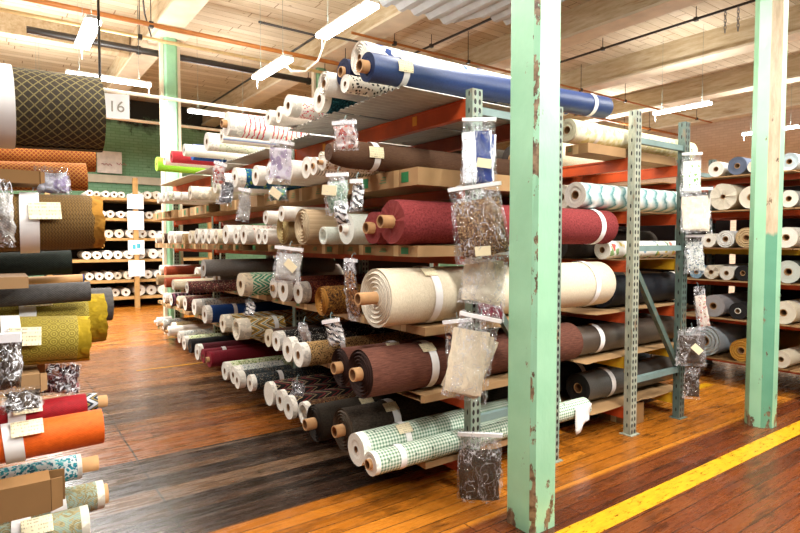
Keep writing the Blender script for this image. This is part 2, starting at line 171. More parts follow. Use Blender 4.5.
FAR = [
 (1.715, 14.1, 2.575, 0.072, 'white', "pale fabric roll, first from left on the far cross rack's top shelf"),
 (1.872, 14.27, 2.571, 0.068, 'ivory', "pale fabric roll, second from left on the far cross rack's top shelf"),
 (2.051, 14.209999999999999, 2.578, 0.075, 'white', "pale fabric roll, third from left on the far cross rack's top shelf"),
 (2.214, 14.17, 2.572, 0.069, 'whitegrey', "pale fabric roll, fourth from left on the far cross rack's top shelf"),
 (2.379, 14.29, 2.579, 0.076, 'white', "pale fabric roll, fifth from left on the far cross rack's top shelf"),
 (2.715, 14.25, 2.59, 0.087, 'white', "pale fabric roll, sixth from left on the far cross rack's top shelf"),
 (2.909, 14.149999999999999, 2.591, 0.088, 'white', "pale fabric roll, seventh from left on the far cross rack's top shelf"),
 (3.129, 14.209999999999999, 2.601, 0.098, 'ivory', "pale fabric roll, eighth from left on the far cross rack's top shelf"),
 (1.764, 14.29, 2.122, 0.079, 'white', "pale fabric roll, first from left on the far cross rack's second shelf"),
 (1.942, 14.09, 2.123, 0.08, 'white', "pale fabric roll, second from left on the far cross rack's second shelf"),
 (2.124, 14.139999999999999, 2.127, 0.084, 'ivory', "pale fabric roll, third from left on the far cross rack's second shelf"),
 (2.329, 14.08, 2.121, 0.078, 'white', "pale fabric roll, fourth from left on the far cross rack's second shelf"),
 (2.506, 14.209999999999999, 2.122, 0.079, 'white', "pale fabric roll, fifth from left on the far cross rack's second shelf"),
 (2.75, 14.25, 2.131, 0.088, 'white', "pale fabric roll, sixth from left on the far cross rack's second shelf"),
 (2.944, 14.17, 2.127, 0.084, 'white', "pale fabric roll, seventh from left on the far cross rack's second shelf"),
 (3.165, 14.1, 2.148, 0.105, 'ivory', "pale fabric roll, eighth from left on the far cross rack's second shelf"),
 (1.715, 14.139999999999999, 1.672, 0.079, 'whitegrey', "pale fabric roll, first from left on the far cross rack's third shelf"),
 (1.894, 14.27, 1.669, 0.076, 'cream', "pale fabric roll, second from left on the far cross rack's third shelf"),
 (2.105, 14.299999999999999, 1.686, 0.093, 'cream', "pale fabric roll, third from left on the far cross rack's third shelf"),
 (2.32, 14.29, 1.692, 0.099, 'cream', "pale fabric roll, fourth from left on the far cross rack's third shelf"),
 (2.549, 14.11, 1.692, 0.099, 'white', "pale fabric roll, fifth from left on the far cross rack's third shelf"),
 (2.795, 14.19, 1.688, 0.095, 'white', "pale fabric roll, sixth from left on the far cross rack's third shelf"),
 (3.002, 14.139999999999999, 1.684, 0.091, 'white', "pale fabric roll, seventh from left on the far cross rack's third shelf"),
 (3.201, 14.16, 1.679, 0.086, 'whitegrey', "pale fabric roll, eighth from left on the far cross rack's third shelf"),
 (1.647, 14.229999999999999, 1.202, 0.089, 'white', "pale fabric roll, first from left on the far cross rack's fourth shelf"),
 (1.844, 14.18, 1.202, 0.089, 'white', "pale fabric roll, second from left on the far cross rack's fourth shelf"),
 (2.055, 14.17, 1.213, 0.1, 'whitegrey', "pale fabric roll, third from left on the far cross rack's fourth shelf"),
 (2.269, 14.19, 1.206, 0.093, 'white', "pale fabric roll, fourth from left on the far cross rack's fourth shelf"),
 (2.477, 14.09, 1.206, 0.093, 'white', "pale fabric roll, fifth from left on the far cross rack's fourth shelf"),
 (2.722, 14.1, 1.22, 0.107, 'white', "pale fabric roll, sixth from left on the far cross rack's fourth shelf"),
 (2.994, 14.08, 1.226, 0.113, 'white', "pale fabric roll, seventh from left on the far cross rack's fourth shelf"),
 (3.239, 14.29, 1.219, 0.106, 'white', "pale fabric roll, eighth from left on the far cross rack's fourth shelf"),
 (1.696, 14.27, 0.729, 0.086, 'white', "pale fabric roll, first from left on the far cross rack's fifth shelf"),
 (1.884, 14.219999999999999, 0.729, 0.086, 'white', "pale fabric roll, second from left on the far cross rack's fifth shelf"),
 (2.075, 14.18, 0.734, 0.091, 'white', "pale fabric roll, third from left on the far cross rack's fifth shelf"),
 (2.27, 14.299999999999999, 0.727, 0.084, 'ivory', "pale fabric roll, fourth from left on the far cross rack's fifth shelf"),
 (2.468, 14.149999999999999, 0.732, 0.089, 'ivory', "pale fabric roll, fifth from left on the far cross rack's fifth shelf"),
 (2.681, 14.239999999999998, 0.735, 0.092, 'white', "pale fabric roll, sixth from left on the far cross rack's fifth shelf"),
 (2.897, 14.19, 0.741, 0.098, 'white', "pale fabric roll, seventh from left on the far cross rack's fifth shelf"),
 (3.118, 14.16, 0.739, 0.096, 'whitegrey', "pale fabric roll, eighth from left on the far cross rack's fifth shelf"),
 (1.806, 14.25, 0.346, 0.093, 'white', "pale fabric roll, first from left on the far cross rack's bottom shelf"),
 (2.006, 14.229999999999999, 0.341, 0.088, 'white', "pale fabric roll, second from left on the far cross rack's bottom shelf"),
 (2.21, 14.28, 0.342, 0.089, 'white', "pale fabric roll, third from left on the far cross rack's bottom shelf"),
 (2.418, 14.2, 0.345, 0.092, 'white', "pale fabric roll, fourth from left on the far cross rack's bottom shelf"),
 (2.716, 14.219999999999999, 0.377, 0.124, 'white', "pale fabric roll, fifth from left on the far cross rack's bottom shelf"),
 (2.978, 14.26, 0.366, 0.113, 'white', "pale fabric roll, sixth from left on the far cross rack's bottom shelf"),
 (3.223, 14.12, 0.369, 0.116, 'white', "pale fabric roll, seventh from left on the far cross rack's bottom shelf"),
]


# ------------------------------------------------------------ node helper
class G:
    def __init__(s,name,rough=.6,spec=.5):
        s.m=bpy.data.materials.new(name); s.m.use_nodes=True
        s.t=s.m.node_tree; s.b=s.t.nodes['Principled BSDF']; s.out=s.t.nodes['Material Output']
        s.b.inputs['Roughness'].default_value=rough
        s.b.inputs['Specular IOR Level'].default_value=spec
        s._uv=s._ob=None
    def n(s,t,**k):
        x=s.t.nodes.new(t)
        for a,b in k.items(): setattr(x,a,b)
        return x
    def l(s,a,b): s.t.links.new(a,b)
    def put(s,v,i):
        if isinstance(v,(int,float)): i.default_value=v
        elif isinstance(v,(tuple,list)):
            i.default_value=tuple(v)+((1,) if len(v)==3 and i.type=='RGBA' else ())
        else: s.l(v,i)
    def uv(s):
        if s._uv is None: s._uv=s.n('ShaderNodeUVMap').outputs[0]
        return s._uv
    def ob(s):
        if s._ob is None: s._ob=s.n('ShaderNodeTexCoord').outputs['Object']
        return s._ob
    def xyz(s,v):
        x=s.n('ShaderNodeSeparateXYZ'); s.l(v,x.inputs[0]); return x.outputs
    def cmb(s,x=0,y=0,z=0):
        c=s.n('ShaderNodeCombineXYZ')
        for v,i in zip((x,y,z),c.inputs): s.put(v,i)
        return c.outputs[0]
    def M(s,op,a,b=0,c=None):
        x=s.n('ShaderNodeMath',operation=op); s.put(a,x.inputs[0]); s.put(b,x.inputs[1])
        if c is not None: s.put(c,x.inputs[2])
        return x.outputs[0]
    def step(s,v,lo,hi):
        x=s.n('ShaderNodeMapRange'); s.put(v,x.inputs[0]); x.inputs[1].default_value=lo; x.inputs[2].default_value=hi
        return x.outputs[0]
    def map(s,v,sc=(1,1,1),loc=(0,0,0),rot=(0,0,0)):
        x=s.n('ShaderNodeMapping'); s.l(v,x.inputs[0]); x.inputs[1].default_value=loc; x.inputs[2].default_value=rot; x.inputs[3].default_value=sc
        return x.outputs[0]
    def noise(s,v,sc=5,det=3,rough=.5,col=False,dist=0):
        x=s.n('ShaderNodeTexNoise'); s.l(v,x.inputs['Vector']); x.inputs['Scale'].default_value=sc; x.inputs['Detail'].default_value=det
        x.inputs['Roughness'].default_value=rough; x.inputs['Distortion'].default_value=dist
        return x.outputs['Color' if col else 'Fac']
    def vor(s,v,sc=10,out='Distance',feat='F1',rnd_=1.):
        x=s.n('ShaderNodeTexVoronoi',feature=feat); s.l(v,x.inputs['Vector']); x.inputs['Scale'].default_value=sc
        x.inputs['Randomness'].default_value=rnd_
        return x.outputs[out]
    def white(s,v,dim='1D'):
        x=s.n('ShaderNodeTexWhiteNoise',noise_dimensions=dim); s.put(v,x.inputs['W' if dim=='1D' else 'Vector'])
        return x.outputs[0]
    def ramp(s,f,stops,const=False):
        x=s.n('ShaderNodeValToRGB'); s.l(f,x.inputs[0]); cr=x.color_ramp
        if const: cr.interpolation='CONSTANT'
        while len(cr.elements)<len(stops): cr.elements.new(.5)
        for e,(p,c) in zip(cr.elements,stops): e.position=p; e.color=tuple(c)+(1,)
        return x.outputs[0]
    def mix(s,f,a,b,bt='MIX'):
        x=s.n('ShaderNodeMix',data_type='RGBA',blend_type=bt); s.put(f,x.inputs[0]); s.put(a,x.inputs[6]); s.put(b,x.inputs[7])
        return x.outputs[2]
    def col(s,c): s.put(c,s.b.inputs['Base Color']); return s
    def bump(s,h,st=.3,dist=.01):
        x=s.n('ShaderNodeBump'); s.put(h,x.inputs['Height']); x.inputs['Strength'].default_value=st; x.inputs['Distance'].default_value=dist
        s.l(x.outputs[0],s.b.inputs['Normal'])
    def rough(s,v): s.put(v,s.b.inputs['Roughness'])

def h(x):   # '#rrggbb' to linear
    x=x.lstrip('#'); r=[]
    for i in (0,2,4):
        c=int(x[i:i+2],16)/255; r.append(c/12.92 if c<=.04045 else ((c+.055)/1.055)**2.4)
    return tuple(r)

def simple(name,c,rough=.6,spec=.5,metal=0,var=.12,sc=8,bump=0,bsc=60):
    g=G(name,rough,spec); c=h(c) if isinstance(c,str) else c
    f=g.noise(g.ob(),sc,4)
    lo=tuple(v*(1-var) for v in c); hi=tuple(min(1,v*(1+var)) for v in c)
    g.col(g.ramp(f,[(.3,lo),(.7,hi)])); g.b.inputs['Metallic'].default_value=metal
    if bump: g.bump(g.noise(g.ob(),bsc,2),bump,.003)
    return g.m

MC={}
def weave_bump(g,st=.25,sc=900):
    u,v,_=g.xyz(g.uv())
    a=g.M('SINE',g.M('MULTIPLY',u,sc)); b=g.M('SINE',g.M('MULTIPLY',v,sc))
    n=g.noise(g.uv(),35,3)
    g.bump(g.M('ADD',g.M('MULTIPLY',g.M('MULTIPLY',a,b),.35),n),st,.006)
def cloth(name,c,c2=None,rough=.85,sheen=.0,st=.25,spec=.25):
    if name in MC: return MC[name]
    g=G('cloth_'+name,rough,spec); a=h(c); b=h(c2) if c2 else tuple(v*.8 for v in a)
    g.col(g.ramp(g.noise(g.map(g.uv(),(1,1.5,1)),60,4,.7),[(.32,b),(.68,a)]))
    weave_bump(g,st)
    MC[name]=g.m; return g.m
def streak(name,c,c2,fu=20,fv=300,rough=.85,spec=.25):
    g=G('cloth_'+name,rough,spec)
    f=g.noise(g.map(g.uv(),(fu,fv,1)),1,4,.7)
    g.col(g.ramp(f,[(.3,h(c2)),(.7,h(c))])); g.bump(f,.6,.004); return g.m
def spots(name,base,cols,sc=40,thr=.35,soft=.05,warp=0,st=.2,sx=1,sy=1,empt=0):
    g=G('cloth_'+name,.85,.25); p=g.map(g.uv(),(sx,sy,1))
    if warp:
        w=g.n('ShaderNodeVectorMath',operation='SCALE'); g.l(g.noise(p,sc*.6,2,col=True),w.inputs[0]); w.inputs['Scale'].default_value=warp
        a=g.n('ShaderNodeVectorMath',operation='ADD'); g.l(p,a.inputs[0]); g.l(w.outputs[0],a.inputs[1]); p=a.outputs[0]
    d=g.vor(p,sc); c=g.vor(p,sc,'Color'); r=g.xyz(c)[0]
    k=len(cols); cc=g.ramp(r,[(i/k,h(x)) for i,x in enumerate(cols)],True)
    f=g.step(d,thr+soft,thr)
    if empt: f=g.M('MULTIPLY',f,g.M('GREATER_THAN',g.xyz(c)[1],empt))
    g.col(g.mix(f,h(base),cc)); weave_bump(g,st); return g.m
def stripes(name,stops,axis=0,period=.05,warp=0,wsc=20,skew=0,rough=.85):
    g=G('cloth_'+name,rough,.25); u,v,_=g.xyz(g.uv()); a=(u,v)[axis]; b=(v,u)[axis]
    if skew: a=g.M('ADD',a,g.M('MULTIPLY',b,skew))
    if warp: a=g.M('ADD',a,g.M('MULTIPLY',g.noise(g.uv(),wsc,2),warp))
    f=g.M('FRACT',g.M('MULTIPLY',a,1/period))
    g.col(g.ramp(f,[(p,h(c)) for p,c in stops],True)); weave_bump(g,.2); return g.m
def zig(name,stops,pu=.08,pv=.1,amp=.5,warp=0,noisy=0):
    g=G('cloth_'+name,.85,.25); u,v,_=g.xyz(g.uv())
    t=g.M('PINGPONG',g.M('MULTIPLY',v,2/pv),1)
    a=g.M('ADD',g.M('MULTIPLY',u,1/pu),g.M('MULTIPLY',t,amp))
    if warp: a=g.M('ADD',a,g.M('MULTIPLY',g.noise(g.uv(),25,2),warp))
    c=g.ramp(g.M('FRACT',a),[(p,h(x)) for p,x in stops],True)
    if noisy: c=g.mix(g.M('MULTIPLY',g.noise(g.uv(),90,2),noisy),c,h('#e8e2d2'))
    g.col(c); weave_bump(g,.2); return g.m
def lattice(name,base,line,s=.045,w=.12,b2=None):
    g=G('cloth_'+name,.75,.35); u,v,_=g.xyz(g.uv())
    def ln(a):
        return g.step(g.M('ABSOLUTE',g.M('SUBTRACT',g.M('FRACT',g.M('MULTIPLY',a,1/s)),.5)),.5-w,.5-w*.6)
    q=g.M('MAXIMUM',ln(g.M('ADD',u,g.M('MULTIPLY',v,.9))),ln(g.M('SUBTRACT',u,g.M('MULTIPLY',v,.9))))
    bb=g.ramp(g.noise(g.uv(),80,3),[(.35,h(base)),(.7,h(b2 or base))])
    g.col(g.mix(q,bb,h(line))); g.bump(q,.3,.004); return g.m
def gingham(name,base,dark,s=.02):
    g=G('cloth_'+name,.8,.25); u,v,_=g.xyz(g.uv())
    a=g.M('GREATER_THAN',g.M('FRACT',g.M('MULTIPLY',u,1/s)),.5); b=g.M('GREATER_THAN',g.M('FRACT',g.M('MULTIPLY',v,1/s)),.5)
    f=g.M('MULTIPLY',g.M('ADD',a,b),.5)
    d=g.step(g.vor(g.uv(),16,rnd_=.3),.16,.1)
    g.col(g.mix(g.M('MULTIPLY',d,.9),g.mix(f,h(base),h(dark)),h('#2f4a38'))); weave_bump(g,.2); return g.m
def damask(name,base,line,s=22,base2=None):
    g=G('cloth_'+name,.7,.35)
    d=g.vor(g.uv(),s,rnd_=.05)
    w=g.M('SINE',g.M('MULTIPLY',d,24)); n=g.noise(g.uv(),120,3)
    f=g.step(g.M('ADD',w,g.M('MULTIPLY',g.M('SUBTRACT',n,.5),1.6)),-.2,.5)
    g.col(g.mix(f,h(base),h(line))); g.bump(f,.3,.003); return g.m
def swirl(name,cols,sc=14,dist=2.5,rough=.85):
    g=G('cloth_'+name,rough,.25); f=g.noise(g.uv(),sc,2,.5,dist=dist); k=len(cols)
    g.col(g.ramp(f,[(.28+.44*i/k,h(c)) for i,c in enumerate(cols)],True)); weave_bump(g,.2); return g.m

W='#efe9dc'
def build_styles():
    S={}
    def a(k,m,edge='#efe9dc'): S[k]=(m,edge)
    a('white',cloth('white','#f3efe6','#e2dccf'))
    a('ivory',cloth('ivory','#e6dcc8','#d2c5ac'),'#e2d8c4')
    a('cream',cloth('cream','#e9deC6','#d3c4a4'),'#ebe0cb')
    a('creamlong',cloth('creamlong','#ddd0b4','#c4b496'),'#e5dac4')
    a('whitegrey',cloth('whitegrey','#dfe0e0','#c6c9cb'),'#eceae4')
    a('whitegreen',cloth('whitegreen','#e6ebe0','#ccd5c6'),'#eef1e6')
    a('navy',cloth('navy','#263c6c','#1e3058',rough=.42,spec=.5,st=.1),'#1c2a4e')
    a('darknavy',cloth('darknavy','#1a2142','#141a36'),'#161c3a')
    a('royal',cloth('royal','#1d4c94','#153a78'),'#2f6cc0')
    a('blue',cloth('blue','#1f478a','#17386f'))
    a('bluefloral',spots('bluefloral',W,['#3c5796','#5b73aa','#2f4580'],15,.36,.03,.12,empt=.35))
    a('bwfloral',spots('bwfloral','#e6dfcc',['#2a2824','#4a4438'],45,.36,.04,.03))
    a('tealspeck',spots('tealspeck','#174f5c',['#0d3742','#3d8290','#0a2c38'],130,.4,.1))
    a('confetti',spots('confetti','#f0e8e0',['#d8342e','#e25a3a','#b04a8c','#e0882e','#d02f52'],75,.37,.04,empt=.18))
    a('redzebra',stripes('redzebra',[(0,W),(.5,'#d8575c'),(.78,W)],0,.042,.05,14))
    a('bluestripe',stripes('bluestripe',[(0,W),(.55,'#a8c4dc'),(.7,'#8a86b0'),(.8,W)],1,.08))
    a('palegreen',spots('palegreen','#dfe2cd',['#aebc8e','#c8d0b0'],45,.3,.1))
    a('red',cloth('red','#c4363c','#a42a30'),'#d2484c')
    a('lime',cloth('lime','#9cd23c','#7cb828'),'#a8dc48')
    a('chocolate',streak('chocolate','#5f4430','#482f20',30,220),'#5a3f2c')
    a('tanwhite',spots('tanwhite',W,['#b09468','#8a6f4c'],60,.35))
    a('stripeblack',stripes('stripeblack',[(0,W),(.72,'#5a5048')],0,.022))
    a('bluegreen',spots('bluegreen','#10486e',['#9cc83c','#0d7a6a','#1c6a9c','#0a3458'],48,.42,.02,.06))
    a('redburlap',streak('redburlap','#94403f','#5c2426',70,70,.95,.1),'#8a3a38')
    a('tanspiral',stripes('tanspiral',[(0,'#b79d7a'),(.5,'#ad926e'),(.6,'#c0a684')],1,.035),'#c2ad8c')
    a('olivetan',cloth('olivetan','#a8956c','#927e56'),'#b09a68')
    a('pinkprint',spots('pinkprint','#e4d6c8',['#c47a72','#b8a080','#d49a8c'],40,.32,.05,.04))
    a('tan',cloth('tan','#b89a70','#9c8058'),'#c8ad84')
    a('brown',cloth('brown','#4d3426','#38261c'),'#d8c8ac')
    a('creamlinen',streak('creamlinen','#dccfb6','#cbbda2',90,50,.9,.2),'#dcd2be')
    a('goldpaisley',swirl('goldpaisley',['#3a2410','#2a1a0c','#8a5a20','#4a2e14','#b07c30','#352010'],22,3),'#a87430')
    a('rustspeck',spots('rustspeck','#6a2c20',['#2c1814','#a8623c','#3c1c18'],110,.42,.1))
    a('mint',zig('mint',[(0,'#4a9470'),(.3,'#dcdcc0'),(.5,'#3f8a66'),(.75,'#cfd4b4')],.1,.12,.9,.5),'#e6d6b8')
    a('greige',cloth('greige','#8f857a','#7a7168',rough=.7),'#a29689')
    a('grey',cloth('grey','#77736e','#625e5a'),'#aaa49c')
    a('maroonmix',spots('maroonmix','#54302c',['#8a4a44','#2c1a1a','#9c8468'],90,.4,.1))
    a('rust',cloth('rust','#a0482c','#80361e'),'#c86a48')
    a('mahogany',streak('mahogany','#734636','#3c2018',14,160),'#33201a')
    a('leopard',spots('leopard','#b08c58',['#1e1610','#2c2016'],95,.38,.05,.02))
    a('bwgeo',spots('bwgeo','#22201e',['#d8d0c0','#8a8478'],70,.25,.05))
    a('ikat',zig('ikat',[(0,'#c09438'),(.25,'#d8d2bc'),(.4,'#77806a'),(.55,'#d8cfae'),(.7,'#a8782c'),(.85,'#56604e')],.11,.12,1.0,.2),'#e4d8c2')
    a('greyprint',spots('greyprint','#c4c4ba',['#6f7a80','#98a094','#54606a'],60,.38,.05,.04))
    a('purpleprint',stripes('purpleprint',[(0,'#7a4a5c'),(.3,'#2e2228'),(.6,'#a08090'),(.8,'#241c20')],0,.1))
    a('gingham',gingham('gingham','#dfe6d6','#5f8468',.021),'#eef0e6')
    a('taupe',streak('taupe','#4c4238','#28211a',50,90,.95,.15),'#55493c')
    a('darktaupe',streak('darktaupe','#3c362e','#262019',90,90,.95,.15),'#332b23')
    a('darkflame',swirl('darkflame',['#241a14','#6a4026','#16110e','#8a6840','#201814'],26,2.5))
    a('kilim',zig('kilim',[(0,'#1c1816'),(.35,'#7a2c2a'),(.5,'#2a2422'),(.75,'#a89068'),(.85,'#17130f')],.12,.1,.9,.25))
    a('charcoalprint',spots('charcoalprint','#24282a',['#5a625e','#3c4446','#7a6c58'],80,.36,.08,.03))
    a('greenprint',spots('greenprint','#c8cca8',['#5e7a34','#88a04a','#3f5a2a'],60,.4,.05,.05))
    a('crimson',cloth('crimson','#7c1726','#5a0f1a'),'#8a1c2c')
    a('darkred',cloth('darkred','#58121c','#3f0c14'))
    a('black',cloth('black','#1c1b1c','#121112'),'#262424')
    a('tanprint',spots('tanprint','#a08a60',['#5a4628','#c8b48a'],90,.35))
    a('palemyellow',spots('palemyellow','#e9e4bc',['#dcd49a','#efeacc'],30,.5,.3),'#e6dfc0')
    a('tealblob',blob())
    a('multifloral',spots('multifloral','#efece2',['#d88a7c','#86a46a','#dcc060','#7c9cb4','#c8584c','#5e8a5a'],17,.36,.12,.1,empt=.25))
    a('blackvelvet',cloth('blackvelvet','#1d2026','#121418',rough=.6),'#1a1a1e')
    a('bronze',cloth('bronze','#4f443a','#40362d',rough=.38,spec=.5,st=.1),'#8a6c48')
    a('charcoalsheen',cloth('charcoalsheen','#4a4742','#3c3935',rough=.36,spec=.5,st=.1),'#2a2724')
    a('darkbrownsheen',cloth('darkbrownsheen','#33291f','#261d16'),'#2a2018')
    a('plum',cloth('plum','#3a2830','#291c22'),'#32222a')
    a('leafwhite',spots('leafwhite','#eceade',['#6aa04c','#88b06a'],28,.3,.05,.06,empt=.3))
    a('slateblue',cloth('slateblue','#6d7688','#565e70'),'#5c6478')
    a('bluegrey',cloth('bluegrey','#7890a0','#607888'),'#7c98a8')
    a('greyfelt',cloth('greyfelt','#a5a1a2','#8e8a8c'),'#a8a4a4')
    a('paleblue',cloth('paleblue','#b6c0c6','#9ba6ae'),'#bccad0')
    a('mustard',cloth('mustard','#c08a34','#a47428'),'#cc9840')
    a('knit',zig('knit',[(0,'#d8d8d2'),(.5,'#8a8e8c')],.02,.03,.5))
    a('darkgreen',cloth('darkgreen','#3f4a44','#2f3833'),'#cfd4ca')
    # left rack
    a('olivelattice',lattice('olivelattice','#2c2416','#7a6d42',.0235,.1,'#3f3420'),'#2c2216')
    a('rustweave',lattice('rustweave','#8a3a16','#c88a3c',.012,.16,'#a04a1c'),'#b4502a')
    a('goldtwill',goldtwill(),'#a8762a')
    a('yellowdamask',damask('yellowdamask','#7f6e1c','#a39134',48),'#a98c16')
    a('blackgreen',cloth('blackgreen','#1f2620','#12160f'),'#222')if False else a('blackgreen',cloth('blackgreen','#20271f','#131711'),'#22261f')
    a('darkgreyfelt',cloth('darkgreyfelt','#5b5856','#474543'),'#55524f')
    a('cobalt',cloth('cobalt','#3a5a9c','#2c4884'),'#3a5a9c')
    a('orange',cloth('orange','#e8661a','#d2540f',rough=.6,st=.12),'#e8661a')
    a('cherry',cloth('cherry','#a8141e','#860e16',rough=.6),'#b01822')
    a('bwkilim',zig('bwkilim',[(0,'#c8cdd2'),(.4,'#2c3440'),(.7,'#a89050'),(.85,'#20242c')],.035,.04,.8),'#d8d8d4')
    a('tealditsy',spots('tealditsy','#d3e2de',['#1f8a98','#2c6a80','#48a8ac'],110,.5,.04,.02))
    a('aquagold',swirl('aquagold',['#8f9c84','#84968a','#9a8e68','#857a54','#93a08e','#788f86'],26,2.5),'#e8e0cc')
    a('navybag',stripes('navybag',[(0,'#2f3d78'),(.5,'#eceef2')],0,.17,.015))
    a('brownboucle',spots('brownboucle','#6a4c34',['#8a6a48','#4a3424','#a08058'],90,.45,.1))
    a('maroonbag',cloth('maroonbag','#6a1c2a','#4c1420'))
    a('maroonprint',spots('maroonprint','#3a1c1c',['#7a2a2c','#a8785a','#241414'],40,.42,.05,.05))
    a('darkbrownbag',cloth('darkbrownbag','#4a3a2c','#2e231a',rough=.6))
    a('greybrownbag',cloth('greybrownbag','#5c5048','#463c36'))
    a('redfloral',spots('redfloral','#ead8d0',['#b8423c','#d87a6a','#7a5a4c'],30,.42,.06,.06))
    a('lilac',spots('lilac','#e0dce4',['#a898b8','#c8bcd0'],18,.4,.1,.05))
    a('greendots',spots('greendots','#8aa08c',['#4e6a5c','#c4ccb8'],70,.35))
    a('bwsnake',stripes('bwsnake',[(0,'#dcd8d0'),(.55,'#242424')],1,.035,.06,25,.6))
    a('tealleaf',spots('tealleaf','#1f7a70',['#a8c848','#0f5450'],35,.4,.05,.05))
    a('clearpale',cloth('clearpale','#bdb9b0','#9a968c'))
    a('leopardbag',spots('leopardbag','#7a4c24',['#2c1a10','#a87a44'],60,.42,.05))
    a('greydots',spots('greydots','#4a4c50',['#a8aaac','#2c2e30'],60,.35))
    return S
def blob():
    g=G('cloth_tealblob',.8,.25); u,v,_=g.xyz(g.uv())
    t=g.M('PINGPONG',g.M('MULTIPLY',v,2/.16),1)
    f=g.M('FRACT',g.M('ADD',g.M('MULTIPLY',u,1/.15),g.M('MULTIPLY',t,.5)))
    f=g.M('ADD',f,g.M('MULTIPLY',g.M('SUBTRACT',g.noise(g.uv(),30,3),.5),.35))
    g.col(g.ramp(f,[(.05,h('#e8ebe4')),(.4,h('#a9c7c6')),(.62,h('#4d8688')),(.72,h('#c2d6d2')),(.95,h('#ecece4'))])); weave_bump(g,.2); return g.m
def goldtwill():
    g=G('cloth_goldtwill',.8,.3); u,v,_=g.xyz(g.uv())
    a=g.M('FRACT',g.M('MULTIPLY',g.M('ADD',u,g.M('MULTIPLY',g.M('PINGPONG',v,.006),.8)),1/.007))
    f=g.step(a,.3,.7); g.col(g.mix(f,h('#5a4422'),h('#78592a'))); g.bump(f,.4,.003); return g.m

# ------------------------------------------------------------ mesh helper
class MB:
    def __init__(s): s.v=[];s.f=[];s.mi=[];s.uv=[];s.sm=[]
    def add(s,vs,fs,mi=0,uvs=None,smooth=False,M=None):
        b=len(s.v)
        for i,p in enumerate(vs):
            p=Vector(p); s.v.append(M@p if M else p)
        for k,f in enumerate(fs):
            s.f.append([b+i for i in f]); s.mi.append(mi if isinstance(mi,int) else mi[k]); s.sm.append(smooth)
            s.uv.append(uvs[k] if uvs else None)
        return s
    def box(s,a,b,mi=0,M=None):
        x0,y0,z0=a;x1,y1,z1=b
        return s.add([(x0,y0,z0),(x1,y0,z0),(x1,y1,z0),(x0,y1,z0),(x0,y0,z1),(x1,y0,z1),(x1,y1,z1),(x0,y1,z1)],
          [(0,3,2,1),(4,5,6,7),(0,1,5,4),(1,2,6,5),(2,3,7,6),(3,0,4,7)],mi,M=M)
    def tube(s,pts,r,n=8,mi=0,cap=True):
        pts=[Vector(p) for p in pts]; vs=[];fs=[]
        for i,p in enumerate(pts):
            d=(pts[min(i+1,len(pts)-1)]-pts[max(i-1,0)]).normalized()
            a=d.cross(Vector((0,0,1)) if abs(d.z)<.9 else Vector((1,0,0))).normalized(); b=d.cross(a)
            for k in range(n):
                t=2*PI*k/n; vs.append(p+a*math.cos(t)*r+b*math.sin(t)*r)
        for i in range(len(pts)-1):
            for k in range(n): fs.append((i*n+k,i*n+(k+1)%n,(i+1)*n+(k+1)%n,(i+1)*n+k))
        s.add(vs,fs,mi,smooth=True)
        if cap: s.add(vs[:n],[tuple(range(n))],mi); s.add(vs[-n:],[tuple(reversed(range(n)))],mi)
        return s
    def build(s,name,mats,parent=None,loc=(0,0,0),link=True):
        me=bpy.data.meshes.new(name); me.from_pydata([tuple(p) for p in s.v],[],s.f)
        for m in (mats if isinstance(mats,(list,tuple)) else [mats]): me.materials.append(m)
        me.polygons.foreach_set('material_index',s.mi); me.polygons.foreach_set('use_smooth',s.sm)
        if any(u for u in s.uv):
            L=me.uv_layers.new(name='UVMap').data
            for p,u in zip(me.polygons,s.uv):
                if u:
                    for li,c in zip(p.loop_indices,u): L[li].uv=c
        me.update()
        o=bpy.data.objects.new(name,me); COL.objects.link(o); o.location=loc
        if parent: o.parent=parent
        return o
def tag(o,label,cat,group=None):
    o['label']=label; o['category']=cat
    if group: o['group']=group
    return o
def thing(name,label,cat,loc=(0,0,0),group=None,rot=(0,0,0)):
    o=bpy.data.objects.new(name,None); o.empty_display_size=.05; COL.objects.link(o); o.location=loc; o.rotation_euler=rot
    return tag(o,label,cat,group)
def struct(o): o['kind']='structure'; return o

ST=build_styles()
EDGE={}
def edge(c):
    if c not in EDGE:
        g=G('fabric_edge_'+c.strip('#').lower(),.85,.2); v=h(c)
        x,y,z=g.xyz(g.ob()); r=g.M('SQRT',g.M('ADD',g.M('MULTIPLY',y,y),g.M('MULTIPLY',z,z)))
        r=g.M('ADD',r,g.M('MULTIPLY',g.noise(g.ob(),25,2),.012))
        f=g.M('SINE',g.M('MULTIPLY',r,900))
        g.col(g.ramp(f,[(.0,tuple(q*.72 for q in v)),(.6,v)])); g.bump(f,.35,.003); EDGE[c]=g.m
    return EDGE[c]
M_KRAFT=simple('kraft_tube','#b58a5c',.7,.3,var=.15,sc=20)
M_KRAFTIN=simple('kraft_tube_inside','#7a5636',.8,.2)
M_WCORE=simple('white_core','#e4e0d4',.6,.3)
M_BAND=simple('paper_band','#e9e6e2',.6,.35,var=.05)
def tagmat():
    g=G('price_tag',.6,.3); x,y,z=g.xyz(g.uv())
    f=g.M('MULTIPLY',g.step(g.noise(g.map(g.uv(),(260,30,1)),1,2),.5,.56),g.M('GREATER_THAN',g.M('SINE',g.M('MULTIPLY',y,500)),.2))
    g.col(g.mix(g.M('MULTIPLY',f,.6),h('#e6d9b4'),h('#7c705a'))); return g.m
M_TAG=tagmat()

